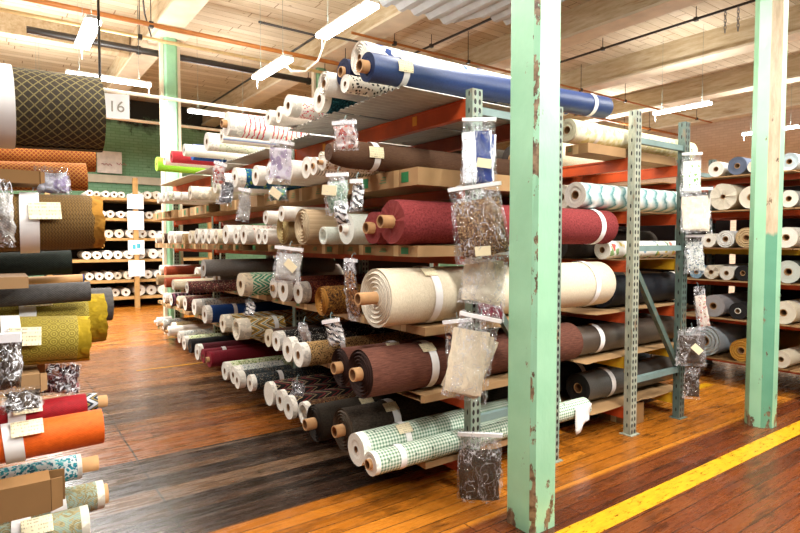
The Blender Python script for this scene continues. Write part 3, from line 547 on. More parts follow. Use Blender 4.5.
# ------------------------------------------------------------ a roll of fabric (axis +X from its left end)
def make_roll(loc,r,L,style,label,group,rot=(0,0,0),px=None,name='fabric_roll',**o):
    mat,ec=ST[style]; big=o.get('big')
    t=thing(name,label,'fabric roll',loc,group,rot)
    seed=rnd.random()*100
    n=36 if big else 20
    m=o.get('m',0.0); rc=o.get('rc',max(.014,.34*r)); hollow=o.get('hollow'); nocore=o.get('nocore')
    if hollow: rc=.74*r
    fray=o.get('fray'); wavy=o.get('wavy'); nose=o.get('nose'); wr=o.get('wr')
    ss=[0]
    if m: ss+=[m]
    if nose: ss+=[.03,.08,.15,.24]
    k=12 if big else 3
    ss=sorted(set(ss+[L*i/k for i in range(1,k+1)]))
    if fray or wavy: ss=sorted(set(ss+[.02,.05,.1]))
    a0=-PI*.6+seed%1.; amp=(.022 if wr else .012) if big else 0
    def rad(s,i):
        th=2*PI*i/n
        q=r*(1-.03*(1-i/n)) if big else r
        if amp: q*=1-amp+amp*noise.noise(Vector((s*5+seed,math.cos(th)*1.5,math.sin(th)*1.5)))
        if wr and s>L*.55: q*=1-.02+.035*noise.noise(Vector((s*26+seed+math.sin(th)*2,math.cos(th),math.sin(th))))
        if nose: q*=.6+.4*min(1,(s/.13))**.55
        if wavy: q*=1+.12*math.exp(-s*14)*noise.noise(Vector((seed,math.cos(th)*2,math.sin(th)*2)))
        if fray and s<.03: q*=.97+.03*noise.noise(Vector((seed,math.cos(th)*6,math.sin(th)*6)))
        return min(q,r)
    def xo(s,i):
        th=2*PI*i/n
        if fray and s<.03: return .007*noise.noise(Vector((seed+3,math.cos(th)*7,math.sin(th)*7)))
        if wavy and s<.03: return .03*noise.noise(Vector((seed+3,math.cos(th)*2,math.sin(th)*2)))
        return 0
    vs=[];fs=[];uvs=[];mi=[]
    for s in ss:
        for i in range(n+1):
            th=a0+2*PI*i/n; q=rad(s,i if i<n else (n if big else 0)); vs.append((s+xo(s,i%n),q*math.cos(th),q*math.sin(th)))
    w=n+1
    for j in range(len(ss)-1):
        for i in range(n):
            fs.append((j*w+i,(j+1)*w+i,(j+1)*w+i+1,j*w+i+1)); mi.append(1 if ss[j]<m-1e-6 else 0)
            uvs.append([(ss[j]+seed,2*PI*r*i/n),(ss[j+1]+seed,2*PI*r*i/n),(ss[j+1]+seed,2*PI*r*(i+1)/n),(ss[j]+seed,2*PI*r*(i+1)/n)])
    b=MB(); b.add(vs,fs,mi,uvs,True)
    # end faces
    for e,(j,sx) in enumerate(((0,1),(len(ss)-1,-1))):
        K=(10 if o.get('spiral') else 4) if big else (6 if o.get('spiral') else 2)
        if e: K=2
        rin=.002 if (nocore or nose) else rc
        cv=[];cf=[]
        for q in range(K+1):
            f=q/K
            for i in range(n):
                p=vs[j*w+i]; rr=math.hypot(p[1],p[2]); f2=(rr*(1-f)+min(rin,rr)*f)/rr
                dx=0
                if o.get('spiral') and not e and 0<q<K: dx=(.006 if q%2 else -.003)*(1+r*4)+.004*noise.noise(Vector((seed+q,math.cos(i*2*PI/n),math.sin(i*2*PI/n))))
                elif 0<q<K: dx=.003*sx
                ex=-.012*math.sin(PI*min(1,f*1.2))*(1 if big and not e else 0)
                cv.append((p[0]+dx+ex*.3,p[1]*f2,p[2]*f2))
        for q in range(K):
            for i in range(n):
                a_,b_,c_,d_=q*n+i,q*n+(i+1)%n,(q+1)*n+(i+1)%n,(q+1)*n+i
                cf.append((a_,b_,c_,d_) if sx>0 else (d_,c_,b_,a_))
        b.add(cv,cf,1,None,False)
        if hollow or e:
            inner=cv[-n:]; dd=.25*sx
            b.add(inner+[(p[0]+dd,p[1],p[2]) for p in inner],[(i,(i+1)%n,n+(i+1)%n,n+i) for i in range(n)]+[tuple(range(n,2*n))],1,None,True)
    b.build('fabric',[mat,edge(ec)],t)
    if not (hollow or nocore or nose):
        c=o.get('core',-.004); nn=16 if big else 10; ri=rc*.8; x0=-c; x1=min(.35,L*.4)
        cb=MB(); vs=[]
        for (x,q) in ((x1,rc*.985),(x0,rc*.985),(x0,ri),(x1,ri)):
            for i in range(nn): vs.append((x,q*math.cos(2*PI*i/nn),q*math.sin(2*PI*i/nn)))
        f1=[(k_*nn+i,k_*nn+(i+1)%nn,(k_+1)*nn+(i+1)%nn,(k_+1)*nn+i) for k_ in range(3) for i in range(nn)]
        cb.add(vs,f1,[0]*(2*nn)+[1]*nn,None,True); cb.add(vs[3*nn:],[tuple(range(nn))],1)
        ob=cb.build('core_tube',[M_WCORE if o.get('white_core') else M_KRAFT,M_KRAFTIN],t)
        for p in list(ob.data.polygons)[nn:2*nn]: p.use_smooth=False
        if c>.015 and not o.get('white_core'): ob['label']='protruding kraft cardboard core'
    for s in o.get('band',()):
        if s>L-.05: continue
        q=r*1.004+.0022; wv=.055 if r>.11 else .042; nn=28
        bb=MB(); vs=[(s+dx+.004*math.sin(2*PI*i/nn+seed),q*math.cos(2*PI*i/nn),q*math.sin(2*PI*i/nn)) for dx in (0,wv) for i in range(nn)]
        bb.add(vs,[(i,nn+i,nn+(i+1)%nn,(i+1)%nn) for i in range(nn)],0,None,True)
        bb.build('paper_band',M_BAND,t)
    if o.get('tag'):
        s=o['band'][0]-.045 if o.get('band') else .25
        th=o.get('tagang',2.2); q=r+.006; tb=MB(); vs=[];wv=o.get('tagw',.1);hh=wv*.6/r/2
        for k_ in range(5):
            a_=th+hh*(k_/2-1)
            for dx in (0,wv):
                for dr in (0,.0025): vs.append((s+dx,(q+dr+.004*(k_==0))*math.cos(a_),(q+dr+.004*(k_==0))*math.sin(a_)))
        fs=[];uu=[]
        for k_ in range(4):
            i=k_*4; fs+= [(i+1,i+3,i+7,i+5),(i,i+4,i+6,i+2),(i,i+1,i+5,i+4),(i+2,i+6,i+7,i+3)]
            uu+=[[(0,k_*.015),(wv,k_*.015),(wv,k_*.015+.015),(0,k_*.015+.015)]]+[None]*3
        fs+=[(0,2,3,1),(16,17,19,18)]; uu+=[None]*2
        tb.add(vs,fs,0,uu); tb.build('price_tag',M_TAG,t)
    if o.get('drape'):
        fb=MB(); P=[]; n1=6
        for a_ in range(7):
            f=a_/6
            for k_ in range(n1):
                e=k_/(n1-1); P.append((L-.2+.19*e-.05*f*e,-r-.006-.01*f+.012*math.sin(e*7+f*3)*f,r*.6-f*(.2-.09*e)))
        fs=[(a_*n1+k_,a_*n1+k_+1,(a_+1)*n1+k_+1,(a_+1)*n1+k_) for a_ in range(6) for k_ in range(n1-1)]
        fb.add(P,fs,0,None,True); q=fb.build('paper_wrap',M_BAND,t); q.modifiers.new('thick','SOLIDIFY').thickness=.002; q['label']='loose white wrapping paper at far end'
    if o.get('flap'):
        fb=MB(); P=[];n1=5
        for a_ in range(4):
            for k_ in range(n1):
                s=.0+.26*k_/(n1-1); dz=-r*.6-(.085*(1-k_/(n1-1))+.01)*a_/3
                P.append((s,-r*.8-.012*a_/3+.006*math.sin(k_*2),dz))
        fs=[(a_*n1+k_,a_*n1+k_+1,(a_+1)*n1+k_+1,(a_+1)*n1+k_) for a_ in range(3) for k_ in range(n1-1)]
        fb.add(P,fs,0,[[(P[i][0],P[i][2]) for i in f] for f in fs],True)
        q=fb.build('loose_end',mat,t); md=q.modifiers.new('thick','SOLIDIFY'); md.thickness=.003
    return t

GN=dict(A="rolls on the centre rack's top shelf",B="rolls on the centre rack's second shelf",C="rolls on the centre rack's third shelf",D="rolls on the centre rack's fourth shelf",E="rolls on the centre rack's fifth shelf",F="rolls on the centre rack's bottom shelf",G='rolls on the right-hand rack end',H='rolls on the far right rack')
for (x,y,z,r,L,st,lab,lv,o) in ROLLS:
    o=dict(o); tz=o.pop('tz',0)
    make_roll((x,y,z),r,L,st,lab,GN[lv],rot=(0,-tz,0),tagang=(3.0 if z>1.6 else 2.2),**o)
for (x,y,z,r,st,lab) in FAR:
    make_roll((x,y,z),r,1.0,st,lab,'rolls on the far cross rack',rot=(0,0,PI/2),rc=.03)

# ------------------------------------------------------------ racks
def postmat(name,c,c2,hole='#15120f'):
    g=G(name,.5,.4); x,y,z=g.xyz(g.ob())
    n=g.noise(g.map(g.ob(),(6,6,2.2)),3,5,.65)
    base=g.ramp(n,[(.38,h(c)),(.55,h(c2)),(.72,h('#7a5a3c'))])
    fz=g.M('SUBTRACT',g.M('FRACT',g.M('MULTIPLY',z,20)),.5)
    def hole_at(a,cc,w):
        d=g.M('ADD',g.M('POWER',g.M('MULTIPLY',g.M('SUBTRACT',a,cc),1/w),2),g.M('POWER',g.M('MULTIPLY',fz,1/.34),2)); return g.M('LESS_THAN',d,1)
    f=g.M('MAXIMUM',hole_at(x,.022,.010),hole_at(x,.058,.010))
    nrm=g.n('ShaderNodeNewGeometry'); ny=g.M('ABSOLUTE',g.xyz(nrm.outputs['Normal'])[1])
    f=g.M('MULTIPLY',f,g.M('GREATER_THAN',ny,.5))
    f2=g.M('MULTIPLY',g.M('MULTIPLY',hole_at(y,.0,.006),g.M('GREATER_THAN',g.M('FRACT',g.M('MULTIPLY',z,10)),.5)),g.M('LESS_THAN',ny,.5))
    g.col(g.mix(g.M('MAXIMUM',f,f2),base,h(hole))); return g.m
M_POSTG=postmat('post_green_grey','#6d8274','#8a9686')
M_POSTW=postmat('post_worn_beige','#a7a692','#8d9484')
M_POSTD=postmat('post_dark_green','#465650','#55655c')
M_BEAM=simple('beam_orange','#b8481c',.5,.4,var=.25,sc=5)
M_BEAMR=simple('beam_rust','#8a3a22',.55,.4,var=.25,sc=5)
M_BEAMY=simple('beam_yellow','#c89a1e',.5,.4,var=.2,sc=5)
M_BRACE=simple('brace_grey','#6f8480',.45,.5,var=.2,sc=6)
M_STICK=simple('beam_sticker','#e8922a',.5)
def post(x,y,z1,mat,par):
    w,d,t=.08,.06,.004; b=MB()
    b.box((0,-d/2,0),(w,-d/2+t,z1)); b.box((0,-d/2+t,0),(t,d/2,z1)); b.box((w-t,-d/2+t,0),(w,d/2,z1))
    b.box((-.02,-d/2-.02,0),(w+.02,d/2+.02,.006))
    return b.build('upright_post',mat,par,(x,y,0))
def beam(x,y0,y1,zt,mat,par,hh=.12,clip=None):
    b=MB(); b.box((x-.025,y0+.035,zt-hh),(x+.025,y1-.035,zt)); b.box((x-.03,y0+.035,zt-.012-hh*.0),(x+.03,y1-.035,zt-.001))
    o=b.build('beam',mat,par)
    for yy,s in ((y0,1),(y1,-1)):
        c=MB(); c.box((x-.032,yy+s*.031 if s>0 else yy-.038,zt-hh-.03),(x+.032,yy+.038 if s>0 else yy-.031,zt+.02)); c.build('beam_connector',clip or mat,o)
    return o
def rack(name,label,xf,xb,frames,tops,par_mats,zpost,beams_f,braces=True,hh=.12):
    t=thing(name,label,'shelving rack',(0,0,0))
    for k,y in enumerate(frames):
        post(xf-.04,y,zpost,par_mats[0],t); post(xb-.04,y,zpost,par_mats[1],t)
        for (za,zb) in ((.42,.42),(1.45,1.45),(2.28,2.28),(1.28,.45)) if k==0 else ((.4,.4),(1.45,1.45),(2.3,2.3)):
            b=MB(); p,q=Vector((xf+.04,y+.0,za)),Vector((xb-.04,y+.0,zb)); d=(q-p); a=math.atan2(d.z,d.x)
            b.box((0,-.018,-.022),(d.length,.018,.022),M=Matrix.Translation(p)@Matrix.Rotation(-a,4,'Y'))
            b.build('brace',M_BRACE if za==zb else M_POSTD,t)
    for a_,b_ in zip(frames[:-1],frames[1:]):
        for q_,(zt,mf,mr) in enumerate(tops):
            h_=hh[q_] if isinstance(hh,tuple) else hh
            beam(xf,a_,b_,zt,mf,t,h_); beam(xb,a_,b_,zt,mr,t,h_)
    return t
FR1=[2.5,4.93,7.37,9.35]
OR=M_BEAM;RU=M_BEAMR;YE=M_BEAMY
rack('pallet_rack','long centre pallet rack with green posts and orange beams, packed with fabric rolls',2.33,3.07,FR1,
  [(2.355,OR,RU),(1.826,OR,RU),(1.412,OR,OR),(.95,OR,OR),(.555,OR,OR),(.16,OR,RU)],(M_POSTG,M_POSTG),2.40,None,hh=(.11,.06,.05,.06,.075,.09))
_b=[o for o in bpy.data.objects if o.name.startswith('pallet_rack')][0]; _b=[o for o in _b.children if o.name.split('.')[0]=='beam'][0]
for yy,m_ in ((3.02,M_STICK),(4.3,M_STICK)):
    b=MB(); b.box((2.297,yy,2.275),(2.2995,yy+.045,2.335)); b.build('sticker',m_,_b)['label']='small orange sticker'
r2_=rack('pallet_rack','pallet rack with worn perforated posts and a diagonal brace beside the yellow floor line',4.0,4.72,FR1,
  [(2.145,OR,OR),(1.735,OR,OR),(1.355,OR,YE),(.955,OR,OR),(.6,YE,YE),(.205,OR,YE)],(M_POSTW,M_POSTD),2.5,None,hh=.09)
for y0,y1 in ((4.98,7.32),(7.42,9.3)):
    b=MB(); b.box((4.055,y0,.1),(4.07,y1,2.3)); b.build('shade_panel',simple('panel_shade','#2b2622',.8,.2),r2_)  # dark sheet added so the gaps through the rack read as shade
FR3=[.95,3.42,5.86]
r3_=rack('pallet_rack','far right pallet rack behind the right green column',6.4,7.14,FR3,
  [(2.17,OR,OR),(1.815,OR,OR),(1.425,YE,YE),(1.085,OR,OR),(.685,OR,OR),(.255,OR,OR)],(M_POSTD,M_POSTD),2.5,None,hh=.055)

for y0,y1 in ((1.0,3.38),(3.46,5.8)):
    b=MB(); b.box((7.70,y0,.1),(7.72,y1,2.2)); b.build('shade_panel',simple('panel_shade_brown','#2b2220',.8,.2),r3_)  # added dark sheet standing in for the shade behind these shelves

# ------------------------------------------------------------ cardboard boxes that deck the shelves
def boardmat(name,c):
    g=G(name,.8,.2); x,y,z=g.xyz(g.ob()); c=h(c)
    f=g.noise(g.ob(),6,4); g.col(g.ramp(f,[(.3,tuple(v*.8 for v in c)),(.7,c)])); g.bump(g.M('SINE',g.M('MULTIPLY',y,700)),.06,.002); return g.m
M_CARD=boardmat('cardboard','#a5825a'); M_CARD2=boardmat('cardboard_dark','#8c6840')
M_GREEN=simple('green_sticker','#1f6b3c',.5); M_TAPE=simple('parcel_tape','#c8a878',.35)
M_PRINT=simple('green_print','#4a7a4a',.7)
def carton(loc,sx,sy,sz,label,group,mat=None,open_end=False,sticker=False,rot=(0,0,0),flap=0):
    t=thing('cardboard_box',label,'cardboard box',loc,group,rot); b=MB(); w=.005; mat=mat or M_CARD
    b.box((0,0,0),(sx,sy,w)); b.box((0,0,sz-w),(sx,sy,sz)); b.box((0,0,w),(sx,w,sz-w)); b.box((0,sy-w,w),(sx,sy,sz-w))
    b.box((sx-w,w,w),(sx,sy-w,sz-w))
    if not open_end: b.box((0,w,w),(w,sy-w,sz-w))
    b.build('carton',mat,t)
    if sz<.03: return t
    if open_end:
        f=MB(); a=.75; l=min(.07,sz*.6); ca,sa=math.cos(a)*l,math.sin(a)*l
        f.add([(0,.005,0),(0,.005,sz),(-ca,.012,0),(-ca,.012,sz)],[(0,1,3,2)]); f.build('flap',mat,t).modifiers.new('t','SOLIDIFY').thickness=.004
        f=MB(); f.add([(0,sy-.005,0),(0,sy-.005,sz),(-ca*.7,sy-.012,.004),(-ca*.7,sy-.012,sz-.002)],[(0,1,3,2)]); f.build('flap',mat,t).modifiers.new('t','SOLIDIFY').thickness=.004
    else:
        s=MB(); s.box((-.0015,sy*.42,.0),(0,sy*.42+.05,sz)); s.build('tape',M_TAPE,t)
        q=MB()
        for k in range(3): q.box((-.0012,sy*.72,sz*(.35+.16*k)),(0,sy*(.88-.03*k),sz*(.35+.16*k)+.006))
        q.build('printed_mark',M_PRINT,t)
    if sticker:
        s=MB(); s.box((-.0022,sy*.2,sz*.22),(0,sy*.2+.07,sz*.82)); s.build('sticker',M_GREEN,t)['label']='square green sticker'
    return t
PN={'B':'second','C':'third','D':'fourth','E':'fifth','F':'bottom'}
TOP={'B':1.826,'C':1.412,'D':.95,'E':.555,'F':.16}
DEC=dict(A=2.372,B=1.93,C=1.48,D=1.0,E=.60,F=.2)
NB=['first','second','third','fourth','fifth','sixth','seventh','eighth','ninth','tenth','eleventh','twelfth','thirteenth','fourteenth','fifteenth','sixteenth']
for lv,zt in TOP.items():
    k=0
    for a_,b_ in zip(FR1[:-1],FR1[1:]):
        nb=5 if b_-a_>2.2 else 4; wd=(b_-a_-.14)/nb
        for i in range(nb):
            x0={'B':1.98,'C':1.98,'D':2.02,'E':2.0,'F':2.02}[lv]+rnd.uniform(-.02,.03)
            carton((x0,a_+.07+i*wd+.004,zt+.002),3.22-x0,wd-.008,DEC[lv]-zt-.003,
              f"flat cardboard box under the rolls, {NB[k]} from front on centre rack's {PN[lv]} shelf",'boxes decking the centre rack',
              open_end=(k==0 and lv in 'E') or rnd.random()<.18,sticker=lv in 'BC' and rnd.random()<.75 or (k==0 and lv in 'BC')); k+=1
M_DECK=simple('deck_steel','#a9a49b',.45,.5,metal=.0,var=.12)
for i,(y0,y1) in enumerate(((2.56,3.3),(3.34,4.08),(4.12,4.86),(5.0,6.1),(6.15,7.3),(7.44,9.2))):
    b=MB(); n=int((y1-y0)/.06); vs=[];fs=[]
    for k in range(n*4+1):
        yy=y0+(y1-y0)*k/(n*4); zz=(0,1,1,0)[k%4]*.010
        for xx in (1.86 if i<2 else 2.06,3.2): vs.append((xx,yy,2.357+zz))
    for k in range(n*4): fs.append((2*k,2*k+1,2*k+3,2*k+2))
    b.add(vs,fs); o=b.build('deck_panel',M_DECK); o.modifiers.new('t','SOLIDIFY').thickness=-.0015
    tag(o,f"grey corrugated steel deck panel, {NB[i]} from front on centre rack's top beams",'deck panel','steel deck panels')
# the deck of the right-hand rack end and of the far right rack
def sheet(x0,x1,y0,y1,z,label,seed,amp=.012,th=.003):
    b=MB(); nx,ny=10,5; vs=[];fs=[]
    for j in range(ny+1):
        for i in range(nx+1):
            x=x0+(x1-x0)*i/nx; y=y0+(y1-y0)*j/ny
            dr=0
            if x<3.9 or x>4.8: dr=-amp*(abs(noise.noise(Vector((x*4,y*4,seed))))+.2)*(1.5 if i in (0,nx) else .6)
            vs.append((x+.03*noise.noise(Vector((y*7,seed,i*.1)))*(i in (0,nx)),y+.02*noise.noise(Vector((x*6,seed,2)))*(j==0),z+dr))
    for j in range(ny):
        for i in range(nx): a=j*(nx+1)+i; fs.append((a,a+1,a+nx+2,a+nx+1))
    b.add(vs,fs); o=b.build('cardboard_sheet',M_CARD); m=o.modifiers.new('t','SOLIDIFY'); m.thickness=-th
    return tag(o,label,'cardboard sheet','cardboard sheets on the right-hand rack')
for i,(z,x0,lab) in enumerate(((1.738,3.92,'torn cardboard sheet under the teal chevron roll'),(1.358,3.92,'torn cardboard sheet under the bright floral roll'),(.958,3.62,'bent cardboard sheet under the black velvet roll'),(.603,3.52,'torn cardboard sheet under the bronze roll'),(.208,3.6,'flat cardboard sheet under the charcoal roll on lowest shelf'))):
    sheet(x0,4.95,2.56,3.4,z,lab,i*3.7)
carton((3.5,2.555,2.148),.62,.20,.07,'open-ended long carton under the pale yellow roll',None,open_end=False,rot=(0,0,0))
carton((4.18,2.575,2.148),.55,.17,.07,'short carton under the pale yellow roll behind the worn post',None)
carton((4.16,2.6,.002),.2,.3,.17,'small cardboard box on the floor under the charcoal roll',None,mat=M_CARD2)
k=0
for zt,dk in ((2.17,2.185),(1.815,1.83),(1.425,1.44),(1.085,1.10),(.685,.70),(.255,.27)):
    for (y0,y1) in ((1.02,2.2),(2.21,3.34),(3.5,4.6),(4.61,5.8)):
        carton((6.17,y0,zt+.002),1.05,y1-y0-.01,dk-zt-.003,f"long flat cardboard box, {NB[k%4]} bay on far right rack's {['top','second','third','fourth','fifth','bottom'][k//4]} shelf",'boxes decking the far right rack',mat=M_CARD if k%3 else M_CARD2); k+=1

# ------------------------------------------------------------ far cross rack
M_WOOD=simple('rack_wood','#a8824e',.7,.3,var=.2,sc=10); M_SHADE=simple('shade_board','#2a211a',.8,.2)
t=thing('timber_rack','far timber cross rack of white rolls at the end of the aisle','shelving rack',(0,0,0))
for i,z in enumerate([2.5,2.04,1.59,1.11,.64,.25]):
    b=MB(); b.box((.9,14.062,z-.06),(4.4,15.3,z)); b.build('shelf_board',M_WOOD,t)
for x in (.92,2.62,4.3):
    b=MB(); b.box((x-.05,13.97,0),(x+.05,14.06,2.95)); b.build('upright_post',M_WOOD,t)
b=MB(); b.box((.9,15.32,0),(4.4,15.36,2.45)); b.build('shade_panel',M_SHADE,t)  # dark sheet in place of the shade at the back of the timber rack
M_PAPER=simple('paper_white','#eef0f0',.6,.3,var=.04); M_TEALP=simple('teal_print','#3a9cae',.6)
for i,(z,hh) in enumerate(((2.25,.33),(1.78,.42),(1.22,.32),(.72,.36))):
    s=thing('paper_sign',f"white paper sheet on the far timber rack's middle post, {NB[i]} from the top",'paper sign',(2.5,13.955,z))
    b=MB(); b.box((-.06,0,0),(.28,.006,hh)); b.build('sheet',M_PAPER,s)
    if i==2:
        b=MB(); b.box((.03,-.003,.12),(.1,0,.22)); b.box((.12,-.003,.14),(.2,0,.24)); b.build('print_patch',M_TEALP,s)
# ------------------------------------------------------------ left rack (rolls seen by their right ends; slope up to the right)
def lroll(xe,y,z,r,L,st,lab,slope=.1,**o):
    # right end at (xe,y,z); built with the visible end first: axis turned by 180 degrees
    return make_roll((xe,y,z),r,L,st,lab,'rolls on the left rack',rot=(0,slope,PI),big=1,tagw=.07,tagang=o.pop('tagang',.9),**o)
lroll(0.244,1.76,1.849,0.1022,1.35,'olivelattice','fat dark olive roll with gold diamond lattice at top of left rack',slope=0.03,**{'band': (0.2,), 'nocore': 1})
lroll(0.273,2.12,1.781,0.0496,1.3,'rustweave','rust and gold woven roll under the olive lattice roll',slope=0.05,**{'nocore': 1})
lroll(0.228,1.945,1.696,0.0421,1.3,'rustweave','small rust woven roll just above the gold twill roll',slope=0.05,**{'nocore': 1})
lroll(0.240,1.76,1.555,0.0764,1.35,'goldtwill','gold brown twill roll with frayed golden edge on left rack',slope=0.03,**{'band': (0.145,), 'fray': 1, 'nocore': 1, 'tag': 1, 'tagang': 0.35, 'm': 0.025})
lroll(0.194,2.06,1.437,0.038,1.2,'blackgreen','black roll behind cardboard box on left rack',slope=0.03,**{})
lroll(0.235,2.12,1.381,0.0132,1.2,'cobalt','slim cobalt blue roll above the grey felt on left rack',slope=0.03,**{})
lroll(0.229,1.93,1.352,0.0303,1.2,'darkgreyfelt','flattened grey felt roll above the yellow damask rolls',slope=0.02,**{'nocore': 1})
lroll(0.329,2.22,1.280,0.0602,1.2,'darkgreyfelt','dark grey felt roll poking out past the yellow damask',slope=0.0,**{'nocore': 1})
lroll(0.279,2.03,1.258,0.0805,1.3,'yellowdamask','larger yellow damask roll behind, with frayed yellow edge',slope=0.0,**{'band': (0.19,), 'fray': 1, 'nocore': 1, 'm': 0.05, 'tag': 1})
lroll(0.205,1.79,1.231,0.0657,1.3,'yellowdamask','yellow damask roll in front with price tag and paper band',slope=-0.05,**{'band': (0.16,), 'fray': 1, 'nocore': 1, 'm': 0.03, 'tag': 1, 'tagang': 0.3})
lroll(0.215,1.96,0.996,0.04,1.3,'cherry','cherry red roll behind the orange roll',slope=0.02,**{'band': (0.16,), 'tag': 1, 'nocore': 1})
lroll(0.262,2.1,0.968,0.0316,1.3,'bwkilim','small roll with black and grey kilim stripes on left rack',slope=0.0,**{'core': 0.03, 'rc': 0.02})
lroll(0.231,1.76,0.984,0.0492,1.3,'orange','bright orange roll with cream tags on left rack',slope=0.02,**{'band': (0.185,), 'tag': 1, 'nocore': 1})
lroll(0.188,1.87,0.844,0.0367,1.2,'tealditsy','white roll with teal ditsy print below the orange roll',slope=0.0,**{'core': 0.045, 'rc': 0.022, 'm': 0.012})
lroll(0.252,1.93,0.721,0.0434,1.2,'aquagold','aqua and gold floral roll behind, with layered cream end',slope=0.0,**{'core': 0.012, 'rc': 0.03, 'm': 0.02, 'band': (0.1,)})
lroll(0.190,1.75,0.722,0.05,1.2,'aquagold','aqua and gold floral roll in front at bottom left',slope=0.0,**{'core': 0.0, 'm': 0.02, 'band': (0.13,), 'tag': 1})
carton((0.096,1.850,1.648),1.1,0.14,0.032,'open brown carton under the olive lattice roll','boxes decking the left rack',open_end=True,rot=(0,0,PI),mat=M_CARD2)
carton((0.066,1.900,1.384),1.1,0.2,0.029,'open carton between the gold twill and the yellow damask rolls','boxes decking the left rack',open_end=True,rot=(0,0,PI),mat=M_CARD)
carton((0.085,1.880,1.111),1.1,0.16,0.049,'open carton between the yellow damask and the red rolls','boxes decking the left rack',open_end=True,rot=(0,0,PI),mat=M_CARD)
carton((0.096,1.683,0.837),1.1,0.075,0.080,'open brown carton under the teal ditsy roll','boxes decking the left rack',open_end=True,rot=(0,0,PI),mat=M_CARD2)
rack('pallet_rack','left pallet rack at the picture edge behind the olive and orange rolls',-.3,-1.0,[1.25,3.7],[(z,OR,OR) for z in (2.3,.56,.1)],(M_POSTD,M_POSTD),2.4,None,hh=.08)

# ------------------------------------------------------------ plastic sample bags
def filmmat():
    g=G('clear_film',.12,.6); 
    tr=g.n('ShaderNodeBsdfTransparent'); tr.inputs[0].default_value=(.97,.98,1,1)
    gl=g.n('ShaderNodeBsdfGlossy'); gl.inputs['Roughness'].default_value=.08; gl.inputs[0].default_value=(1,1,1,1)
    df=g.n('ShaderNodeBsdfDiffuse'); df.inputs[0].default_value=(.9,.9,.93,1)
    bp=g.n('ShaderNodeBump'); bp.inputs['Strength'].default_value=1; bp.inputs['Distance'].default_value=.04
    p=g.map(g.ob(),(1,1,.6)); n1=g.noise(p,22,3,.6,dist=1.5)
    g.l(n1,bp.inputs['Height']); g.l(bp.outputs[0],gl.inputs['Normal'])
    m1=g.n('ShaderNodeMixShader'); m1.inputs[0].default_value=.09; g.l(tr.outputs[0],m1.inputs[1]); g.l(gl.outputs[0],m1.inputs[2])
    # film creases, their highlights painted on as thin diffuse white streaks
    def glint(sc,w,ds): return g.step(g.M('ABSOLUTE',g.M('SUBTRACT',g.noise(p,sc,2,.5,dist=ds),.5)),w,w*.25)
    cr=g.M('MAXIMUM',g.M('MULTIPLY',glint(15,.012,.8),.42),g.M('MULTIPLY',g.M('MULTIPLY',glint(34,.03,1.2),g.step(g.noise(p,7,2),.48,.58)),.7))
    m2=g.n('ShaderNodeMixShader'); g.l(cr,m2.inputs[0]); g.l(m1.outputs[0],m2.inputs[1]); g.l(df.outputs[0],m2.inputs[2])
    g.l(m2.outputs[0],g.out.inputs[0]); return g.m
M_FILM=filmmat()
M_HEAD=simple('bag_header','#eceaea',.5,.4,var=.04)
def puff(w,hh,d,seed,wob=.012,taper=0.):
    """a crumpled pillow hanging from its top edge (z 0 to -hh)"""
    nx,nz=14,18; b=MB(); vs=[];fs=[];uv=[]
    for side in (-1,1):
        base=len(vs)
        for j in range(nz+1):
            f=j/nz
            for i in range(nx+1):
                e=i/nx*2-1
                th=d*.5*(max(0,1-abs(e)**2.5))**.6*(min(1,f*2.2)**.7)*(1 if f<.85 else max(0,(1-f)/.15)**.5)
                nn=noise.noise(Vector((e*4,f*8,seed+side*2)))*wob*(1 if 0<i<nx and 0<j<nz else .3)
                vs.append((e*w/2*(1-taper*(1-f))+.008*noise.noise(Vector((seed,f*5,e))),side*th+nn+(.02*math.sin(f*3+seed)),-f*hh+.006*noise.noise(Vector((e*4,seed,9)))))
        for j in range(nz):
            for i in range(nx):
                a=base+j*(nx+1)+i; q=(a,a+1,a+nx+2,a+nx+1); fs.append(q if side<0 else q[::-1])
    uv=[[(vs[i][0],vs[i][2]) for i in f] for f in fs]
    b.add(vs,fs,0,uv,True); return b
SW={}
def bag(loc,w,hh,d,st,label,yaw=.6,roll=0.,lean=0.,tagpos=None,header=True,stack=1,group='clear sample bags hung on the racks',hook=True):
    t=thing('hanging_sample_bag',label,'sample bag',loc,group,(lean,roll,-yaw)); sd=rnd.random()*50
    m=ST[st][0]
    for k in range(stack):
        b=puff(w*.8,hh*.72,d*.62/stack,sd+k*7,.008); o=b.build('fabric_swatch',m,t,((k-(stack-1)/2)*.03,(k-(stack-1)/2)*.02-.0,-hh*.2-k*.01)); o.rotation_euler=(0,(k*.12-.05),0)
    puff(w,hh,d,sd,.024,.14).build('plastic_film',M_FILM,t)
    if header:
        b=MB(); b.box((-w*.46,-.012-d*.12,-.026),(w*.46,-.002,-.006)); b.build('header_strip',M_HEAD,t)
    if tagpos:
        x,z,a=tagpos; b=MB(); M_=Matrix.Translation((x,-d*.5-.022,z))@Matrix.Rotation(a,4,'Y'); b.box((-.042,0,-.026),(.042,.003,.026),M=M_)
        b.build('price_tag',M_TAG,t)
    if not hook: return t
    b=MB(); b.tube([(0,0,-.02),(0,.0,.015),(0,.018,.03),(0,.03,.02)],.0025,6); b.build('hook',M_BRACE,t)
    return t
bag((2.276,2.400,2.217),0.212,0.407,0.055,'navybag','clear bag with navy and white swatches, topmost on the front green post',yaw=0.72,roll=0.0,tagpos=(0.03, -0.27, 0.15),stack=2)
bag((2.146,2.300,1.818),0.318,0.433,0.09,'brownboucle','clear bag of brown boucle swatch hung on the front green post',yaw=0.72,roll=-0.13,tagpos=(0.0, -0.37, 0.05))
bag((2.256,2.300,1.466),0.270,0.326,0.07,'ivory','clear bag of folded ivory cloth hung on the front green post',yaw=0.72,roll=0.12,stack=2)
